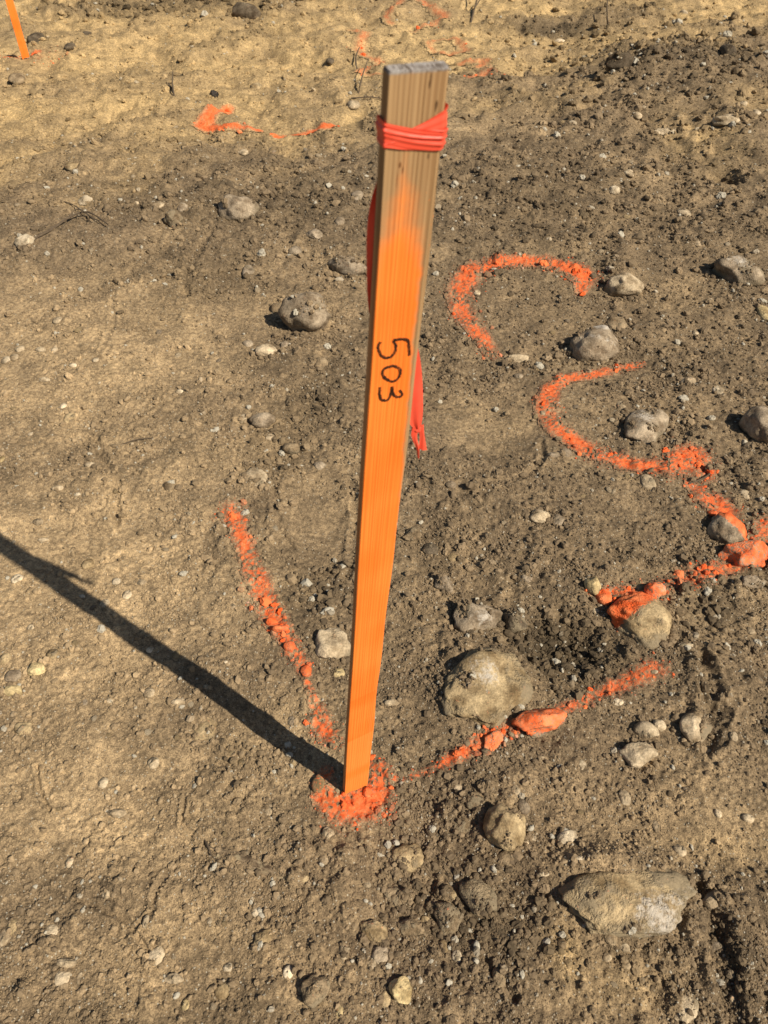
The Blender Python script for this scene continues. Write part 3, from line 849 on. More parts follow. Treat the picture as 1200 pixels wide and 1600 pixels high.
stone(577, 1238, 20, 17, 'orange', 'orange sprayed clod against the foot of the numbered stake', round_=.6, dirt=.15, paint=.68, flat_=.7, bury=.25)
stone(497, 1223, 20, 26, 'tan', 'tan stone left of the stake foot with specks of orange', round_=.4, dirt=.1, paint=.3, flat_=.8, bury=.25)
stone(335, 1030 - 880, 14, 12, 'char', 'single black lump on the tan sand above the arrowhead', round_=.5, flat_=.8, bury=.2)

# small pebbles one can point at
for a in [
    (110, 73, 16, 10, 'dark'), (134, 52, 15, 12, 'dark'), (516, 86, 13, 10, 'dark'), (400, 127, 17, 9, 'tan'), (380, 233, 15, 9, 'pale'), (425, 235, 13, 13, 'grey'), (250, 319, 14, 20, 'pale'), (243, 322, 16, 20, 'brown'), (134, 313, 20, 14, 'white'), (212, 316, 11, 9, 'pale'),
    (462, 392, 22, 16, 'grey'), (388, 423, 20, 18, 'grey'), (531, 345, 14, 12, 'grey'), (558, 305, 18, 16, 'grey'), (115, 258, 24, 16, 'tan'), (285, 322, 16, 18, 'grey'),
    (1083, 86, 12, 12, 'tan'), (1115, 85, 14, 14, 'dark'), (995, 183, 15, 9, 'pale'), (982, 270, 15, 14, 'pale'), (1187, 160, 12, 8, 'white'), (875, 62, 17, 6, 'white'), (1070, 10, 12, 10, 'pale'), (1165, 148, 14, 7, 'pale'), (858, 373, 10, 9, 'white'), (1068, 333, 20, 14, 'pale'), (1088, 380, 14, 10, 'pale'), (1010, 152, 9, 8, 'pale'),
    (32, 545, 15, 10, 'pale'), (10, 562, 14, 12, 'white'), (22, 558, 13, 10, 'pale'), (65, 547, 18, 7, 'pale'), (114, 571, 13, 7, 'white'), (70, 594, 17, 7, 'white'), (99, 634, 10, 11, 'white'), (109, 652, 15, 17, 'tan'), (90, 500, 14, 11, 'pale'), (3, 716, 9, 18, 'yellow'), (432, 480, 20, 15, 'brown'), (388, 537, 17, 12, 'grey'), (445, 539, 13, 12, 'grey'),
    (142, 727, 18, 10, 'pale'), (281, 612, 13, 8, 'white'), (500, 727, 18, 14, 'grey'), (122, 772, 9, 7, 'white'), (90, 763, 18, 10, 'pale'), (86, 546, 10, 8, 'pale'), (150, 562, 10, 7, 'white'), (380, 652, 14, 16, 'pale'), (422, 683, 14, 11, 'pale'), (265, 758, 18, 16, 'brown'), (117, 755, 11, 9, 'pale'),
    (1122, 610, 18, 16, 'white'), (1075, 597, 26, 13, 'pale'), (970, 632, 14, 20, 'pale'), (884, 707, 17, 15, 'grey'), (865, 711, 19, 10, 'grey'), (705, 757, 17, 12, 'grey'), (1011, 751, 22, 24, 'pale'), (1164, 772, 16, 16, 'pale'), (1170, 696, 17, 13, 'grey'), (810, 562, 32, 12, 'pale'), (745, 457, 11, 10, 'pale'), (1110, 470, 11, 8, 'white'), (1087, 520, 11, 9, 'pale'), (810, 588, 14, 9, 'grey'), (872, 812, 22, 19, 'grey'),
    (950, 518, 14, 12, 'dark'), (947, 560, 12, 10, 'pale'), (1052, 690, 12, 9, 'pale'), (848, 645, 10, 8, 'white'), (1022, 672, 10, 14, 'pale'), (742, 535, 9, 8, 'pale'),
    (708, 870, 19, 15, 'tan'), (823, 903, 20, 18, 'grey'), (826, 917, 14, 12, 'pale'), (930, 953, 12, 10, 'pale'), (998, 917, 14, 16, 'tan'), (1064, 955, 18, 18, 'brown'), (1071, 1010, 26, 12, 'white'), (965, 1096, 16, 12, 'white'), (908, 1197, 18, 22, 'white'), (1030, 1132, 20, 18, 'pale'), (1022, 1050, 12, 8, 'white'), (1146, 1150, 14, 14, 'pale'), (612, 1098, 24, 10, 'pale'), (632, 1160, 12, 20, 'pale'), (746, 1128, 9, 13, 'white'), (830, 1149, 16, 12, 'grey'), (846, 1182, 12, 10, 'pale'), (870, 988, 12, 14, 'grey'), (530, 1052, 18, 18, 'yellow'), (1172, 985, 14, 12, 'pale'), (1108, 1175, 10, 10, 'pale'),
    (818, 1258, 18, 21, 'grey'), (806, 1234, 16, 16, 'pale'), (833, 1309, 9, 12, 'white'), (822, 1320, 12, 14, 'pale'), (792, 1338, 28, 24, 'brown'), (907, 1341, 16, 8, 'white'), (847, 1366, 20, 9, 'white'), (962, 1374, 12, 12, 'white'), (1120, 1478, 19, 14, 'grey'), (1168, 1278, 20, 13, 'pale'), (1025, 1290, 12, 18, 'pale'), (1062, 1328, 20, 17, 'pale'), (1122, 1270, 12, 12, 'pale'), (975, 1244, 18, 22, 'pale'), (945, 1372, 10, 12, 'white'),
    (976, 1480, 16, 12, 'white'), (953, 1460, 22, 24, 'brown'), (948, 1495, 14, 11, 'pale'), (878, 1472, 14, 14, 'brown'), (714, 1493, 15, 18, 'white'), (692, 1480, 18, 20, 'tan'), (742, 1506, 10, 16, 'pale'), (770, 1488, 12, 16, 'tan'), (780, 1522, 22, 28, 'brown'), (750, 1525, 20, 22, 'brown'), (708, 1397, 12, 14, 'tan'), (693, 1400, 12, 12, 'tan'), (1003, 1594, 16, 10, 'white'), (913, 1594, 14, 8, 'white'), (602, 1560, 16, 22, 'tan'), (716, 1232, 16, 14, 'pale'), (618, 1204, 20, 12, 'tan'), (1145, 1560, 12, 10, 'pale'), (664, 1438, 14, 14, 'tan'), (885, 1525, 12, 10, 'tan'), (670, 1560, 10, 8, 'white'),
    (245, 1491, 26, 24, 'pale'), (98, 1527, 22, 20, 'pale'), (272, 1528, 30, 14, 'pale'), (348, 1546, 24, 20, 'tan'), (167, 1395, 15, 14, 'pale'), (110, 1345, 13, 15, 'pale'), (512, 1302, 21, 22, 'pale'), (507, 1341, 17, 16, 'pale'), (420, 1263, 16, 17, 'pale'), (20, 1446, 18, 20, 'tan'), (7, 1463, 18, 22, 'pale'), (450, 1518, 15, 18, 'white'), (580, 1507, 15, 16, 'white'), (538, 1485, 16, 20, 'pale'), (399, 1424, 12, 12, 'white'), (290, 1570, 12, 16, 'yellow'), (32, 1543, 14, 11, 'tan'), (356, 1511, 14, 12, 'white'), (540, 1420, 18, 16, 'grey'), (572, 1382, 14, 10, 'white'), (531, 1555 + 25, 14, 16, 'yellow'), (328, 1438, 8, 10, 'white'), (125, 1525, 10, 20, 'pale'), (228, 1438, 10, 16, 'pale'), (105, 1504, 30, 10, 'pale'), (184, 1270, 30, 10, 'pale'), (162, 1222, 16, 16, 'pale'), (475, 1372, 14, 12, 'tan'),
    (22, 1055, 24, 18, 'grey'), (8, 1028, 17, 18, 'tan'), (233, 1081, 18, 16, 'pale'), (132, 1098, 12, 15, 'grey'), (173, 1094, 14, 10, 'pale'), (240, 1191, 17, 17, 'pale'), (27, 903, 18, 15, 'white'), (182, 908, 14, 11, 'white'), (199, 929, 14, 14, 'pale'), (163, 942, 16, 13, 'white'), (138, 880, 17, 15, 'tan'), (235, 1015, 12, 10, 'white'), (276, 1022, 12, 12, 'tan'), (322, 1073, 10, 8, 'pale'), (353, 1035, 8, 7, 'white'), (280, 1097, 24, 9, 'pale'), (83, 1021, 18, 16, 'tan'), (48, 980, 11, 9, 'pale'), (364, 947, 9, 9, 'pale'), (68, 844, 16, 8, 'pale'), (222, 910, 14, 10, 'pale'), (60, 815, 16, 12, 'pale'), (15, 925, 8, 10, 'pale'), (458, 1190, 10, 10, 'tan'), (362, 1182, 14, 18, 'tan'), (378, 1200 - 8, 12, 12, 'tan'), (390, 1178, 14, 10, 'tan'), (22, 1115, 10, 9, 'pale'), (455, 1125, 10, 14, 'grey'),
]:
    pebble(*a)

# more small pebbles of the same kinds, sharing a few shapes
protos = []
for k in range(8):
    rg = np.random.default_rng(900 + k)
    vv, f = stone_verts(2, 50 + k * 3.1, 0.15 + 0.08 * k, rg)
    mm = np_mesh('pebble', vv, f, [STONE])
    add_attr(mm, 'dirt', np.full(len(vv), 0.30))
    protos.append(mm)
rg = np.random.default_rng(77)
placed = 0
while placed < 108:
    u, v = rg.uniform(5, 1195), rg.uniform(120, 1590)
    if 520 < u < 720 and v < 1250: continue
    p, t = at(u, v)
    if any(abs(p.x - s[0]) < s[2] * 1.3 and abs(p.y - s[1]) < s[3] * 1.3 for s in STONES): continue
    w = rg.uniform(7, 12.5) * t / FPX
    l, g = REG[region(u, v)]
    o = link('pebble', protos[placed % 8])
    o.scale = (w / 2 * rg.uniform(.8, 1.3), w / 2 * rg.uniform(.8, 1.2), w / 2 * rg.uniform(.5, .8))
    o.rotation_euler = (rg.normal(0, .2), rg.normal(0, .2), rg.uniform(0, 6.28))
    o.location = (p.x, p.y, p.z + w * 0.08)
    cn = ['pale', 'tan', 'grey', 'white', 'pale', 'brown'][int(rg.integers(6))]
    c = np.array(COLOURS[cn]) * rg.uniform(.85, 1.1)
    PEBBLES.append((u, v, w * FPX / t, w * FPX / t, cn, o))
    o.color = (*c, 1)
    tag(o, l, 'pebble', g)
    placed += 1

# each pebble is told apart by its colour and the nearest thing one can find
WORD = dict(pale='pale', tan='tan', grey='grey', dark='dark', white='whitish', yellow='yellowish', brown='brown')
NUM = ['two', 'three', 'four', 'five', 'six', 'seven', 'eight', 'nine', 'ten']
ORD = ['nearest', 'second nearest', 'third nearest', 'fourth nearest', 'fifth nearest', 'sixth nearest', 'seventh nearest', 'eighth nearest', 'ninth nearest', 'tenth nearest']
same = {}
for u, v, w, h, cn, o in PEBBLES:
    d, (lu, lv, ln) = min(((math.hypot(u - l[0], v - l[1]), l) for l in LANDMARKS), key=lambda q: q[0])
    side = ('right of ' if u > lu else 'left of ') if abs(u - lu) > abs(v - lv) else ('below ' if v > lv else 'above ')
    shape = 'flat ' if w > 1.9 * h else ''
    same.setdefault(('small %s%s pebble ' % (shape, WORD[cn])) + side + ln, []).append((d, o))
for lab, lst in same.items():
    lst.sort(key=lambda q: q[0])
    for k, (d, o) in enumerate(lst):
        o['label'] = lab if len(lst) == 1 else '%s of %s %s' % (ORD[min(k, 9)], NUM[min(len(lst) - 2, 8)], lab.replace(' pebble ', ' pebbles '))

# crumbs gathered against the stones
cx_, cy_, cr_ = [], [], []
for (x, y, a, b, w) in STONES:
    if w < 22: continue
    n = int(14 + w * 1.1)
    th = rng.uniform(0, 6.283, n)
    k = 1.0 + np.abs(rng.normal(0, .22, n))
    cx_.append(x + np.cos(th) * a * k); cy_.append(y + np.sin(th) * b * k)
    cr_.append(a / w * 2 * (rng.pareto(2.2, n) + 1).clip(max=5) * 1.0)
cx_, cy_, cr_ = np.concatenate(cx_), np.concatenate(cy_), np.concatenate(cr_)
co_, _, _ = crumbs('soil_crumbs', cx_, cy_, cr_)
tag(co_, 'crumbs of soil gathered against the foot of the stones', 'gravel', kind='stuff')

tp = np.concatenate([a for a, _ in TOPS]); tr_ = np.concatenate([b for _, b in TOPS])
tc_, _, _ = crumbs('soil_crumbs', tp[:, 0], tp[:, 1], tr_ * 0.9 * (rng.pareto(2.4, len(tp)) + 1).clip(max=5), rest=tp[:, 2])
tag(tc_, 'crumbs of soil lying on top of the bigger stones', 'gravel', kind='stuff')

# heaps of bigger clods where the soil was torn up
CLODS = [((880, 1010, 75, 55), 170, 5, 14), ((505, 930, 50, 45), 110, 5, 16), ((440, 690, 55, 50), 70, 4, 12), ((775, 1450, 120, 80), 190, 5, 15), ((300, 20, 190, 16), 240, 4, 12), ((1040, 100, 160, 60), 420, 4, 15), ((1000, 200, 200, 50), 200, 4, 12),
         ((430, 320, 180, 45), 240, 3, 9), ((880, 330, 240, 80), 330, 3, 12), ((1110, 950, 60, 60), 110, 5, 14), ((1140, 1480, 40, 110), 80, 4, 12), ((650, 1400, 60, 70), 80, 5, 13), ((400, 1200, 80, 40), 70, 4, 9),
         ((760, 120, 80, 12), 70, 3, 9), ((700, 840, 60, 60), 50, 4, 10), ((160, 740, 60, 60), 70, 4, 10), ((60, 330, 120, 40), 90, 3, 7), ((300, 240, 260, 40), 150, 3, 7), ((1100, 320, 90, 60), 130, 3, 10),
         ((650, 590, 70, 60), 60, 4, 9), ((1120, 560, 80, 120), 130, 4, 10), ((560, 1480, 110, 90), 110, 4, 11), ((120, 200, 180, 90), 110, 3, 7), ((330, 90, 200, 60), 110, 3, 7), ((900, 80, 160, 40), 150, 3, 7)]
cx_, cy_, cr_ = [], [], []
for (u, v, ru, rv), n, a, b in CLODS:
    gx_, gy_ = rng.normal(0, .62, n), rng.normal(0, .62, n)
    k = a + (b - a) * rng.random(n) ** 3
    for du, dv, kk in zip(gx_, gy_, k):
        c, t = flat(u + du * ru, max(v + dv * rv, -30))
        cx_.append(c[0]); cy_.append(c[1]); cr_.append(min(kk * t / FPX / 2 * 1.15, .05))
cl_, _, _ = crumbs('soil_clods', np.array(cx_), np.array(cy_), np.array(cr_), sink=.3, darker=.55)
tag(cl_, 'bigger lumps of torn-up soil in loose heaps', 'soil clods', kind='stuff')

# ------------------------------------------------------------------ survey stakes
W_ST, T_ST, L_ST = 0.0381, 0.0096, 1.0069
def stake_frame(d, yaw):
    d = Vector(d).normalized()
    e_ = Vector((math.cos(yaw), math.sin(yaw), 0)); e_ -= d * e_.dot(d); e_.normalize()
    b_ = d.cross(e_)
    return e_, b_, d

E_, B_, D_ = stake_frame((0.0632, -0.0689, 1.0), 0.3795)
base = Vector((STAKE[0], STAKE[1], 0))
def on_face(u, v):
    """measured spot -> (x, z) on the front face of the board"""
    r = Vector(ray(u, v)); o = Vector((0, 0, CAM_H))
    k = (base - o).dot(B_) / r.dot(B_)
    p = o + r * k - base
    return p.dot(E_), p.dot(D_)
def wood_material(full):
    m, nt, b = new_mat('painted stake wood' if not full else 'sprayed stake wood')
    t = NT(nt)
    P = t.coord('Object')
    sep = t.node('ShaderNodeSeparateXYZ'); nt.links.new(P, sep.inputs[0])
    X, Z = sep.outputs[0], sep.outputs[2]
    mp = t.node('ShaderNodeMapping'); mp.inputs['Scale'].default_value = (1, 1, 0.018)
    nt.links.new(P, mp.inputs['Vector'])
    g1 = t.noise(mp.outputs[0], 260, 4, 0.6)
    mp2 = t.node('ShaderNodeMapping'); mp2.inputs['Scale'].default_value = (1, 1, 0.012)
    nt.links.new(P, mp2.inputs['Vector'])
    wv = t.node('ShaderNodeTexWave'); wv.wave_type = 'BANDS'; wv.bands_direction = 'X'
    wv.inputs['Scale'].default_value = 95; wv.inputs['Distortion'].default_value = 14.0; wv.inputs['Detail'].default_value = 3; wv.inputs['Detail Scale'].default_value = 0.9
    nt.links.new(mp2.outputs[0], wv.inputs['Vector'])
    grain = t.math('ADD', t.math('MULTIPLY', g1, 0.82), t.math('MULTIPLY', wv.outputs['Fac'], 0.18))
    wood = t.mix(t.ramp(grain, 0.25, 0.75), (0.27, 0.150, 0.062), (0.46, 0.288, 0.136))
    big = t.noise(mp2.outputs[0], 60, 2)
    wood = t.mix(t.math('MULTIPLY', t.ramp(big, 0.5, 0.7), 0.45), wood, (0.24, 0.125, 0.05))
    # dark resin checks near the head
    for u_, v_, a_, b_ in ((673, 124, .0006, .0045), (671, 132, .0008, .003), (682, 163, .0011, .0026), (681, 168, .0007, .0030), (625, 258, .0012, .0024), (629, 266, .0008, .0030), (620, 282, .0004, .0060), (669, 244, .0008, .0024)):
        x_, z_ = on_face(u_, v_)
        ex = t.math('POWER', t.math('ABSOLUTE', t.math('DIVIDE', t.math('SUBTRACT', X, x_), a_)), 2.0)
        ez = t.math('POWER', t.math('ABSOLUTE', t.math('DIVIDE', t.math('SUBTRACT', Z, z_), b_)), 2.0)
        chk = t.ramp(t.math('ADD', t.math('ADD', ex, ez), t.math('MULTIPLY', g1, 0.9)), 1.5, 0.5)
        wood = t.mix(t.math('MULTIPLY', chk, 0.85), wood, (0.075, 0.038, 0.016))
    # weathered end grain
    nrm = t.node('ShaderNodeNewGeometry')
    mpe = t.node('ShaderNodeMapping'); mpe.inputs['Scale'].default_value = (1, 0.22, 1)
    nt.links.new(P, mpe.inputs['Vector'])
    endn = t.noise(mpe.outputs[0], 420, 4, .7)
    blot = t.noise(P, 120, 2)
    grey = t.mix(t.ramp(endn, .36, .62), (0.10, 0.075, 0.055), (0.34, 0.30, 0.265))
    grey = t.mix(t.ramp(blot, .45, .65), grey, (0.36, 0.325, 0.29))
    wood = t.mix(t.ramp(Z, L_ST - 0.0022, L_ST - 0.0006), wood, grey)
    orange_a, orange_b = (0.95, 0.200, 0.022), (0.97, 0.262, 0.040)
    fl = t.noise(P, 9, 2)
    orange = t.mix(t.ramp(fl, .35, .65), orange_a, orange_b)
    orange = t.mix(t.math('MULTIPLY', t.ramp(grain, 0.60, 0.30), 0.5), orange, (0.76, 0.145, 0.013))
    thin = t.noise(mp2.outputs[0], 130, 3, .6)
    orange = t.mix(t.math('MULTIPLY', t.ramp(thin, .56, .72), .45), orange, (0.80, 0.22, 0.05))
    if not full:
        # spray fades out upwards in a tongue and misses the right-hand arris
        n = t.noise(P, 55, 3)
        jit = t.math('MULTIPLY', t.math('SUBTRACT', n, 0.5), 0.020)
        half = t.ramp(Z, 0.992, 0.835, -0.0125, 0.032)
        d = t.math('ABSOLUTE', t.math('ADD', X, 0.005))
        tongue = t.ramp(t.math('SUBTRACT', t.math('ADD', d, jit), half), 0.013, -0.013)
        right = t.ramp(Z, 0.52, 0.86, 0.0200, 0.0125)
        miss = t.ramp(t.math('SUBTRACT', t.math('ADD', X, t.math('MULTIPLY', jit, 0.35)), right), -0.002, 0.003)
        dots = t.math('MULTIPLY', t.ramp(t.noise(P, 420, 1), 0.74, 0.78), t.math('MULTIPLY', t.ramp(Z, 0.965, 0.95), t.ramp(Z, 0.86, .88)))
        pf = t.math('MAXIMUM', t.math('MULTIPLY', tongue, t.math('SUBTRACT', 1.0, miss)), t.math('MULTIPLY', dots, .8))
        # laps of the spray can near the foot
        lap = t.math('ADD', Z, t.math('MULTIPLY', X, -0.28))
        band = t.math('MULTIPLY', t.ramp(lap, 0.305, 0.302), t.ramp(lap, 0.268, 0.300))
        orange = t.mix(t.math('MULTIPLY', band, 0.5), orange, (0.88, 0.165, 0.014))
        lo = t.ramp(lap, 0.190, 0.186)
        orange = t.mix(t.math('MULTIPLY', lo, 0.55), orange, (0.98, 0.31, 0.06))
        band2 = t.math('MULTIPLY', t.ramp(lap, 0.095, 0.075), t.ramp(lap, 0.045, 0.07))
        orange = t.mix(t.math('MULTIPLY', band2, 0.5), orange, (0.92, 0.19, 0.015))
        # the narrow sides only caught mist
        Ny = t.node('ShaderNodeSeparateXYZ')
        vt = t.node('ShaderNodeVectorTransform', vector_type='NORMAL', convert_from='WORLD', convert_to='OBJECT')
        nt.links.new(nrm.outputs['Normal'], vt.inputs[0]); nt.links.new(vt.outputs[0], Ny.inputs[0])
        front = t.ramp(Ny.outputs[1], -0.25, -0.7)
        pf = t.math('MULTIPLY', pf, t.math('ADD', t.math('MULTIPLY', front, 0.85), 0.15))
        c = t.mix(t.math('MULTIPLY', pf, 0.985), wood, orange)
    else:
        c = orange
    nt.links.new(c, b.inputs['Base Color'])
    nt.links.new(t.bump(grain, 0.0016, 0.7), b.inputs['Normal'])
    b.inputs['Roughness'].default_value = 0.75
    return m

def board_mesh(mat, wob=1.0, seed=0):
    """lath with softened arrises, a planed-off front right arris and a pointed tip below ground"""
    zs = np.concatenate([[-0.22, -0.17], np.linspace(-0.12, L_ST - 0.003, 70), [L_ST - 0.001, L_ST]])
    w, T = W_ST / 2, T_ST
    prof = [(-w + .0006, 0), (-w * .5, 0), (0, 0), (w * .5, 0), (w - .0030, 0.0001), (w - .0008, .0016), (w, .0034), (w, T - .0007), (w - .0007, T), (0, T), (-w + .0007, T), (-w, T - .0007), (-w, .0006)]
    V, F = [], []
    rgz = np.random.default_rng(seed)
    for i, z in enumerate(zs):
        k = 1.0 if z > -0.12 else (0.6 if z > -0.2 else 0.12)
        top = 0.0007 if z > L_ST - 0.0005 else 0.0
        for j, (x, y) in enumerate(prof):
            xx = x * k
            if j in (4, 5, 6, 7, 8):
                xx += wob * (0.0007 * math.sin(z * 9 + 1) + 0.00045 * math.sin(z * 37) - 0.0008 * math.exp(-((z - .28) / .07) ** 2))
            if j in (11, 12, 0):
                xx += wob * 0.0003 * math.sin(z * 14 + 2)
            yy = T / 2 + (y - T / 2) * (1 if z > -.12 else k)
            xx -= top * (1 if x > 0 else -1) * (abs(x) > w * .9)
            zz = z + (0.0011 * math.sin(x * 300 + y * 200) * 0.5 if i == len(zs) - 1 else 0)
            V.append((xx, yy, zz))
    n = len(prof)
    for i in range(len(zs) - 1):
        for j in range(n):
            F.append((i * n + j, i * n + (j + 1) % n, (i + 1) * n + (j + 1) % n, (i + 1) * n + j))
    F.append(tuple((len(zs) - 1) * n + j for j in range(n)))
    F.append(tuple(reversed(range(n))))
    me = bpy.data.meshes.new('board')
    me.from_pydata(V, [], F)
    me.materials.append(mat)
    return me

MW = Matrix(((E_.x, B_.x, D_.x, base.x), (E_.y, B_.y, D_.y, base.y), (E_.z, B_.z, D_.z, base.z), (0, 0, 0, 1)))
stake = bpy.data.objects.new('survey_stake', None)
COL.objects.link(stake)
stake.matrix_world = MW
tag(stake, 'tall orange-sprayed wooden survey stake numbered 503 with bare wooden head', 'stake', 'wooden survey stakes')
WOOD = wood_material(False)
board = link('board', board_mesh(WOOD), stake)

# the hand-lettered number, strokes of black marker on the front face
ink, nt, b = new_mat('black marker ink')
t = NT(nt)
inkP = t.coord('Object')
mpi = t.node('ShaderNodeMapping'); mpi.inputs['Scale'].default_value = (1, 1, 0.15)
nt.links.new(inkP, mpi.inputs['Vector'])
ic = t.mix(t.noise(inkP, 500, 3), (0.012, 0.008, 0.006), (0.060, 0.022, 0.010))
nt.links.new(t.mix(t.math('MULTIPLY', t.ramp(t.noise(mpi.outputs[0], 900, 3), 0.52, 0.70), 0.55), ic, (0.50, 0.11, 0.018)), b.inputs['Base Color'])
b.inputs['Roughness'].default_value = 0.6
def smooth_path(pts, n=7):
    P = [np.array(p, float) for p in pts]
    P = [P[0]] + P + [P[-1]]
    out = []
    for i in range(1, len(P) - 2):
        for k in range(n):
            s = k / n
            out.append(0.5 * ((2 * P[i]) + (-P[i - 1] + P[i + 1]) * s + (2 * P[i - 1] - 5 * P[i] + 4 * P[i + 1] - P[i + 2]) * s * s + (-P[i - 1] + 3 * P[i] - 3 * P[i + 1] + P[i + 2]) * s ** 3))
    out.append(P[-2])
    return out
DIGITS = {
    '5': [[(218, 776), (204, 808), (214, 850), (246, 876), (284, 868), (307, 838), (312, 800), (297, 766)], [(297, 766), (342, 760), (386, 767), (395, 805), (398, 862)]],
    '0': [[(298, 926), (338, 948), (336, 992), (302, 1022), (256, 1012), (230, 976), (246, 942), (302, 926)]],
    '3': [[(215, 1058), (211, 1100), (222, 1136), (254, 1142), (276, 1122), (291, 1054)], [(291, 1054), (294, 1096), (316, 1120), (348, 1116), (352, 1096), (334, 1078)]],
}
rg = np.random.default_rng(4)
for ch, strokes in DIGITS.items():
    V, F = [], []
    for st in strokes:
        pp = smooth_path([on_face(540 + a / 4, 340 + c / 4) for a, c in st])
        hwid = 0.00118
        for lay in range(1):
            s0 = len(V)
            for i, p in enumerate(pp):
                a = pp[max(i - 1, 0)]; c = pp[min(i + 1, len(pp) - 1)]
                tx, tz = c - a; L = math.hypot(tx, tz) + 1e-9
                nx, nz = -tz / L, tx / L
                w_ = hwid * (1 + 0.28 * rg.normal() * 0.6) * (0.8 if i in (0, len(pp) - 1) else 1)
                w2 = hwid * (1 + 0.28 * rg.normal() * 0.6)
                V += [(p[0] + nx * w_, -0.00015, p[1] + nz * w_), (p[0] + nx * w_ * .6, -0.0003, p[1] + nz * w_ * .6), (p[0] - nx * w2 * .6, -0.0003, p[1] - nz * w2 * .6), (p[0] - nx * w2, -0.00015, p[1] - nz * w2)]
            for i in range(len(pp) - 1):
                k = s0 + i * 4
                for j in range(3):
                    F.append((k + j, k + j + 4, k + j + 5, k + j + 1))
    me = bpy.data.meshes.new('digit'); me.from_pydata(V, [], F); me.materials.append(ink)
    o = link('digit', me, board)
    o['label'] = 'black hand-drawn digit %s turned on its side' % ch

# far stake at the top left
p2, t2 = at(41, 93)
far_stake = bpy.data.objects.new('survey_stake', None)
COL.objects.link(far_stake)
e2, b2, d2 = stake_frame((0.01, -0.01, 1.0), 0.36)
far_stake.matrix_world = Matrix(((e2.x, b2.x, d2.x, p2.x), (e2.y, b2.y, d2.y, p2.y), (e2.z, b2.z, d2.z, p2.z), (0, 0, 0, 1)))
tag(far_stake, 'far bright orange wooden stake at the top left corner', 'stake', 'wooden survey stakes')
link('board', board_mesh(wood_material(True), 1.0, 3), far_stake)

# ------------------------------------------------------------------ flagging ribbon tied round the stake head
rib, nt, b = new_mat('plastic flagging tape')
t = NT(nt)
nr = t.noise(t.coord('Object'), 60, 2)
colr = t.mix(nr, (0.99, 0.085, 0.040), (0.99, 0.135, 0.070))
nt.links.new(colr, b.inputs['Base Color'])
b.inputs['Roughness'].default_value = 0.42
b.inputs['Specular IOR Level'].default_value = 0.4
tr = t.node('ShaderNodeBsdfTranslucent'); t.put(tr.inputs[0], (0.95, 0.045, 0.02))
mx = t.node('ShaderNodeMixShader'); mx.inputs[0].default_value = 0.18
nt.links.new(b.outputs[0], mx.inputs[1]); nt.links.new(tr.outputs[0], mx.inputs[2])
nt.links.new(mx.outputs[0], nt.nodes['Material Output'].inputs[0])

ribbon = bpy.data.objects.new('flagging_ribbon', None)
COL.objects.link(ribbon)
ribbon.matrix_world = MW @ Matrix.Translation((0, 0, 0.94))
tag(ribbon, 'red-orange plastic flagging ribbon tied round the numbered stake with hanging tail', 'ribbon')
ZR = 0.94

def loop_at(s, off):
    """point on the board's outline, s in 0..1 starting mid-back, offset outwards"""
    w, T = W_ST / 2, T_ST
    pts = [(0, T), (w, T), (w, 0.002), (w - .003, 0), (-w, 0), (-w, T), (0, T)]
    nrm = [(0, 1), (.7, .7), (.8, -.3), (.4, -.9), (-.7, -.7), (-.7, .7), (0, 1)]
    L = [0]
    for a, c in zip(pts[:-1], pts[1:]): L.append(L[-1] + math.hypot(c[0] - a[0], c[1] - a[1]))
    x = s * L[-1]
    for i in range(len(pts) - 1):
        if x <= L[i + 1] + 1e-9:
            k = (x - L[i]) / (L[i + 1] - L[i])
            q_ = [pts[i][m] + (pts[i + 1][m] - pts[i][m]) * k for m in (0, 1)]
            n_ = [nrm[i][m] + (nrm[i + 1][m] - nrm[i][m]) * k for m in (0, 1)]
            break
    return q_[0] + n_[0] * off, q_[1] + n_[1] * off

def wrap(zl, zr, wl, wr, off, folds, ph):
    """one turn of tape; zl/zr = height at left/right arris, wl/wr = width there"""
    V, F = [], []
    NS, NK = 96, 17
    for i in range(NS + 1):
        s = i / NS
        x, _ = loop_at(s, 0)
        k = x / W_ST + 0.5
        zc = zl + (zr - zl) * k
        ww = wl + (wr - wl) * k
        sag = -0.0012 * math.sin(math.pi * k)
        for j in range(NK):
            c = j / (NK - 1) - 0.5
            fold = 0.0004 * math.sin(c * folds * 6.283 + ph + 2.2 * k) + 0.0003 * math.sin(c * folds * 13 + 5 * k + ph) + 0.00015 * math.sin(c * 40 + 11 * k)
            edge = 0.0008 * (abs(c) * 2) ** 4
            x2, y2 = loop_at(s, off + fold + 0.0009 - edge * .6)
            V.append((x2, y2, zc + sag + c * ww - ZR))
    for i in range(NS):
        for j in range(NK - 1):
            F.append((i * NK + j, (i + 1) * NK + j, (i + 1) * NK + j + 1, i * NK + j + 1))
    me = bpy.data.meshes.new('wrap'); me.from_pydata(V, [], F); me.materials.append(rib)
    for p in me.polygons: p.use_smooth = True
    link('wrap', me, ribbon)
zL1, zR1 = on_face(597, 200)[1], on_face(699, 190)[1]
zc_of = lambda u, v: on_face(u, v)[1]
wrap(zc_of(603, 226), zc_of(701, 188), .0042, .0155, .0004, 1.4, 0.3)
wrap(zc_of(603, 209), zc_of(699, 218), .0135, .0110, .0010, 1.8, 1.7)
wrap(zc_of(603, 200), zc_of(700, 208), .0070, .0050, .0017, 1.2, 3.1)

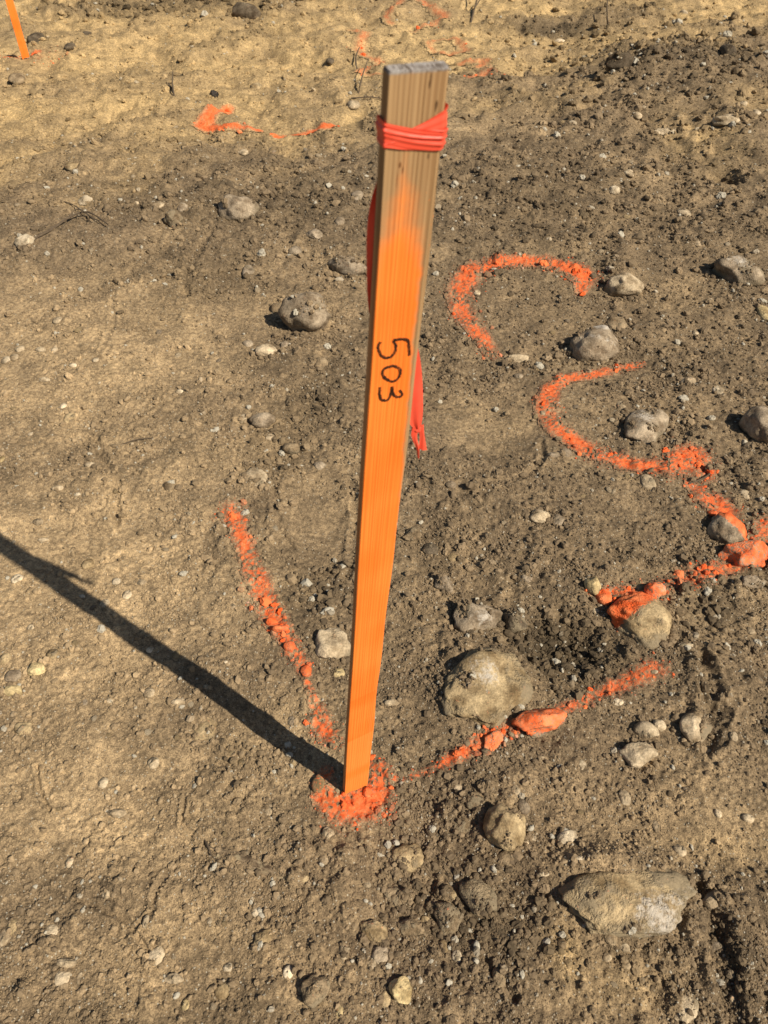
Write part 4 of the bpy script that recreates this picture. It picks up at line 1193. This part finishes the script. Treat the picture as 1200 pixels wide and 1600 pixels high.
def strip(name, rows, parent, nk=9, crimp=0.0):
    """tape through rows of (world left, world right)"""
    inv = parent.matrix_world.inverted()
    V, F = [], []
    m = len(rows)
    for i, (a, c) in enumerate(rows):
        d = (c - a)
        n_ = d.cross(Vector((0, 0, 1)))
        n_ = n_.normalized() if n_.length > 1e-9 else Vector((0, 1, 0))
        for j in range(nk):
            k = j / (nk - 1)
            p = a + d * k + n_ * (crimp * math.sin(k * 9.4 + i * 0.3) + 0.0015 * math.sin(k * 3.14))
            V.append(inv @ p)
    for i in range(m - 1):
        for j in range(nk - 1):
            F.append((i * nk + j, i * nk + j + 1, (i + 1) * nk + j + 1, (i + 1) * nk + j))
    me = bpy.data.meshes.new(name); me.from_pydata([tuple(v) for v in V], [], F); me.materials.append(rib)
    for p in me.polygons: p.use_smooth = True
    return link(name, me, parent)
bpy.context.view_layer.update()
def behind(u, v, gap):
    """point seen at (u, v), gap metres behind the board's back face"""
    r = Vector(ray(u, v)); o = Vector((0, 0, CAM_H))
    k = (base + B_ * (T_ST + gap) - o).dot(B_) / r.dot(B_)
    return o + r * k
def resample(rows, n=5):
    L_ = smooth_path([tuple(a) for a, c in rows], n); R_ = smooth_path([tuple(c) for a, c in rows], n)
    return [(Vector(a), Vector(c)) for a, c in zip(L_, R_)]
tail = [((612, 222), (650, 224), 0.0010), ((596, 262), (640, 262), 0.0021), ((583, 300), (632, 300), 0.0035), ((575, 350), (627, 350), 0.0045), ((573, 410), (627, 408), 0.0052), ((574, 470), (633, 468), 0.0056),
        ((582, 515), (645, 512), 0.0060), ((602, 560), (655, 556), 0.0050), ((614, 610), (660, 606), 0.0036), ((632, 650), (661, 650), 0.0028), ((645, 668), (658, 668), 0.0026)]
strip('tail', resample([(behind(*a, g), behind(*c, g)) for a, c, g in tail]), ribbon, 15, 0.0010)
for rows in ([((646, 664), (660, 664), 0.0033), ((642, 680), (652, 680), 0.0030), ((650, 700), (655, 700), 0.0028), ((652, 715), (655, 716), 0.0028)],
             [((650, 664), (662, 662), 0.0034), ((655, 678), (663, 676), 0.0036), ((655, 692), (665, 690), 0.0038), ((654, 701), (667, 703), 0.0039)]):
    strip('tail_end', resample([(behind(*a, g), behind(*c, g)) for a, c, g in rows], 4), ribbon, 7, 0.0005)
# knot: a gathered bunch of tape
kn = behind(650, 670, .0040)
v, f = ico(3)
vv = v * np.array([0.0042, 0.0030, 0.0040]) * (1 + 0.22 * noise3(v * 2.2, 5) + 0.10 * np.sin(v[:, [0]] * 9)[:, 0])[:, None]
me = np_mesh('knot', vv, f, [rib])
o = link('knot', me, ribbon)
o.matrix_world = Matrix.Translation(kn)

# ------------------------------------------------------------------ twigs and bark
twm, nt, b = new_mat('dry twig')
t = NT(nt)
nt.links.new(t.mix(t.noise(t.coord('Object'), 120, 3), (0.055, 0.038, 0.024), (0.17, 0.125, 0.08)), b.inputs['Base Color'])
def tube(paths, name, label):
    """paths: list of [(u, v, lift m, radius m)]"""
    V, F = [], []
    p0, _ = at(paths[0][0][0], paths[0][0][1])
    for path in paths:
        pts = []
        for u, v_, lift, r_ in path:
            p, t_ = at(u, v_)
            pts.append((p.x, p.y, p.z + lift, r_))
        pts = smooth_path(pts, 4)
        s0 = len(V)
        for i, p in enumerate(pts):
            a, c = pts[max(i - 1, 0)], pts[min(i + 1, len(pts) - 1)]
            d = Vector(c[:3] - a[:3]).normalized()
            n1 = d.orthogonal().normalized(); n2 = d.cross(n1)
            for j in range(6):
                th = j * math.pi / 3
                q_ = Vector(p[:3]) + (n1 * math.cos(th) + n2 * math.sin(th)) * max(p[3], 0.0004) * (1 + .15 * math.sin(i * 2.3 + j))
                V.append(tuple(q_ - p0))
        for i in range(len(pts) - 1):
            for j in range(6):
                F.append((s0 + i * 6 + j, s0 + i * 6 + (j + 1) % 6, s0 + i * 6 + 6 + (j + 1) % 6, s0 + i * 6 + 6 + j))
    me = bpy.data.meshes.new(name); me.from_pydata(V, [], F); me.materials.append(twm)
    o = link(name, me)
    o.location = p0
    return tag(o, label, 'twig', 'dry twigs on the dirt')
tube([[(52, 376, .004, .003), (85, 362, .012, .004), (110, 348, .018, .0035), (140, 341, .022, .003), (170, 356, .012, .002)], [(110, 348, .018, .003), (125, 340, .03, .002), (150, 352, .02, .0015)], [(92, 314, .004, .0015), (115, 325, .012, .002), (135, 340, .018, .002), (158, 352, .01, .0015)]],
     'twig', 'branching dry twigs lying near the left edge')
tube([[(273, 152, .0, .004), (271, 142, .03, .004), (274, 132, .06, .002)], [(272, 146, .01, .004), (265, 140, .012, .004)]], 'twig', 'short twig standing in the sand left of the arrowhead')
tube([[(560, 146, .0, .004), (566, 134, .04, .0035), (576, 118, .08, .002)], [(558, 112, 0, .005), (556, 100, .02, .004), (562, 90, .05, .003)]], 'twig', 'thin forked twig standing just left of the stake top')
tube([[(736, 26, 0, .006), (745, 16, .10, .005), (750, 2, .18, .004)], [(740, 22, .03, .004), (752, 18, .09, .003)]], 'twig', 'dark twig sticking up at the top edge right of the stake')
tube([[(951, 35, 0, .006), (947, 26, .08, .005), (943, 21, .12, .003)]], 'twig', 'short dark twig on the pale sand at top right')
tube([[(1075, 758, .004, .002), (1098, 752, .010, .0025), (1112, 742, .014, .002), (1122, 728, .006, .0015)]], 'twig', 'thin curved rootlet crossing the end of the S-curve')
tube([[(190, 696, .003, .0012), (215, 690, .006, .0015), (240, 686, .004, .0012)]], 'twig', 'fine straw-like twig on the packed dirt at left')
tube([[(548, 157, .01, .003), (580, 157, .015, .003), (600, 160, .01, .003)]], 'twig', 'thin twig running behind the stake head')
tube([[(318, 1310, .002, .001), (326, 1325, .008, .0013), (332, 1340, .006, .001)], [(326, 1325, .008, .001), (340, 1330, .004, .001)]], 'twig', 'hair-thin rootlet at the end of the bark piece')

barkm, nt, b = new_mat('old bark')
t = NT(nt)
P = t.coord('Object')
mp = t.node('ShaderNodeMapping'); mp.inputs['Scale'].default_value = (0.25, 1, 1)
nt.links.new(P, mp.inputs['Vector'])
bn = t.noise(mp.outputs[0], 260, 4, .65)
bc = t.mix(t.ramp(bn, .3, .7), (0.060, 0.038, 0.022), (0.27, 0.195, 0.115))
nt.links.new(t.mix(t.ramp(t.noise(P, 55, 4), .48, .62), bc, (0.33, 0.255, 0.15)), b.inputs['Base Color'])
nt.links.new(t.bump(bn, 0.004, .8), b.inputs['Normal'])
pA, tA = at(342, 1334); pB, tB = at(492, 1392)
dv = pB - pA
L = dv.length
V, F = [], []
n_s, n_c = 40, 14
for i in range(n_s):
    k = i / (n_s - 1)
    wd = 0.012 * (math.sin(math.pi * min(1, k * .9 + .18)) ** .6) * (1 - .55 * k) + .0012
    for j in range(n_c):
        th = math.pi * j / (n_c - 1)
        q_ = np.array([[k * 6, j * .5, 3.0]])
        nz = float(noise3(q_, 3)[0]) * .22 + float(noise3(q_ * 3, 4)[0]) * .15
        V.append((k * L + (.004 * nz if i in (0, n_s - 1) else 0), math.cos(th) * wd * (1 + nz) + .006 * math.sin(k * 2.6), math.sin(th) * wd * .62 * (1 + nz) - .003 - .004 * k))
for i in range(n_s - 1):
    for j in range(n_c - 1):
        F.append((i * n_c + j, i * n_c + j + 1, (i + 1) * n_c + j + 1, (i + 1) * n_c + j))
F.append(tuple(range(n_c))); F.append(tuple((n_s - 1) * n_c + j for j in reversed(range(n_c))))
me = bpy.data.meshes.new('bark_piece'); me.from_pydata(V, [], F); me.materials.append(barkm)
for p in me.polygons: p.use_smooth = True
o = link('bark_piece', me)
o.location = pA + Vector((0, 0, .002))
o.rotation_euler = (0, 0, math.atan2(dv.y, dv.x))
tag(o, 'half-buried brown strip of bark or root left of the stake foot', 'bark')
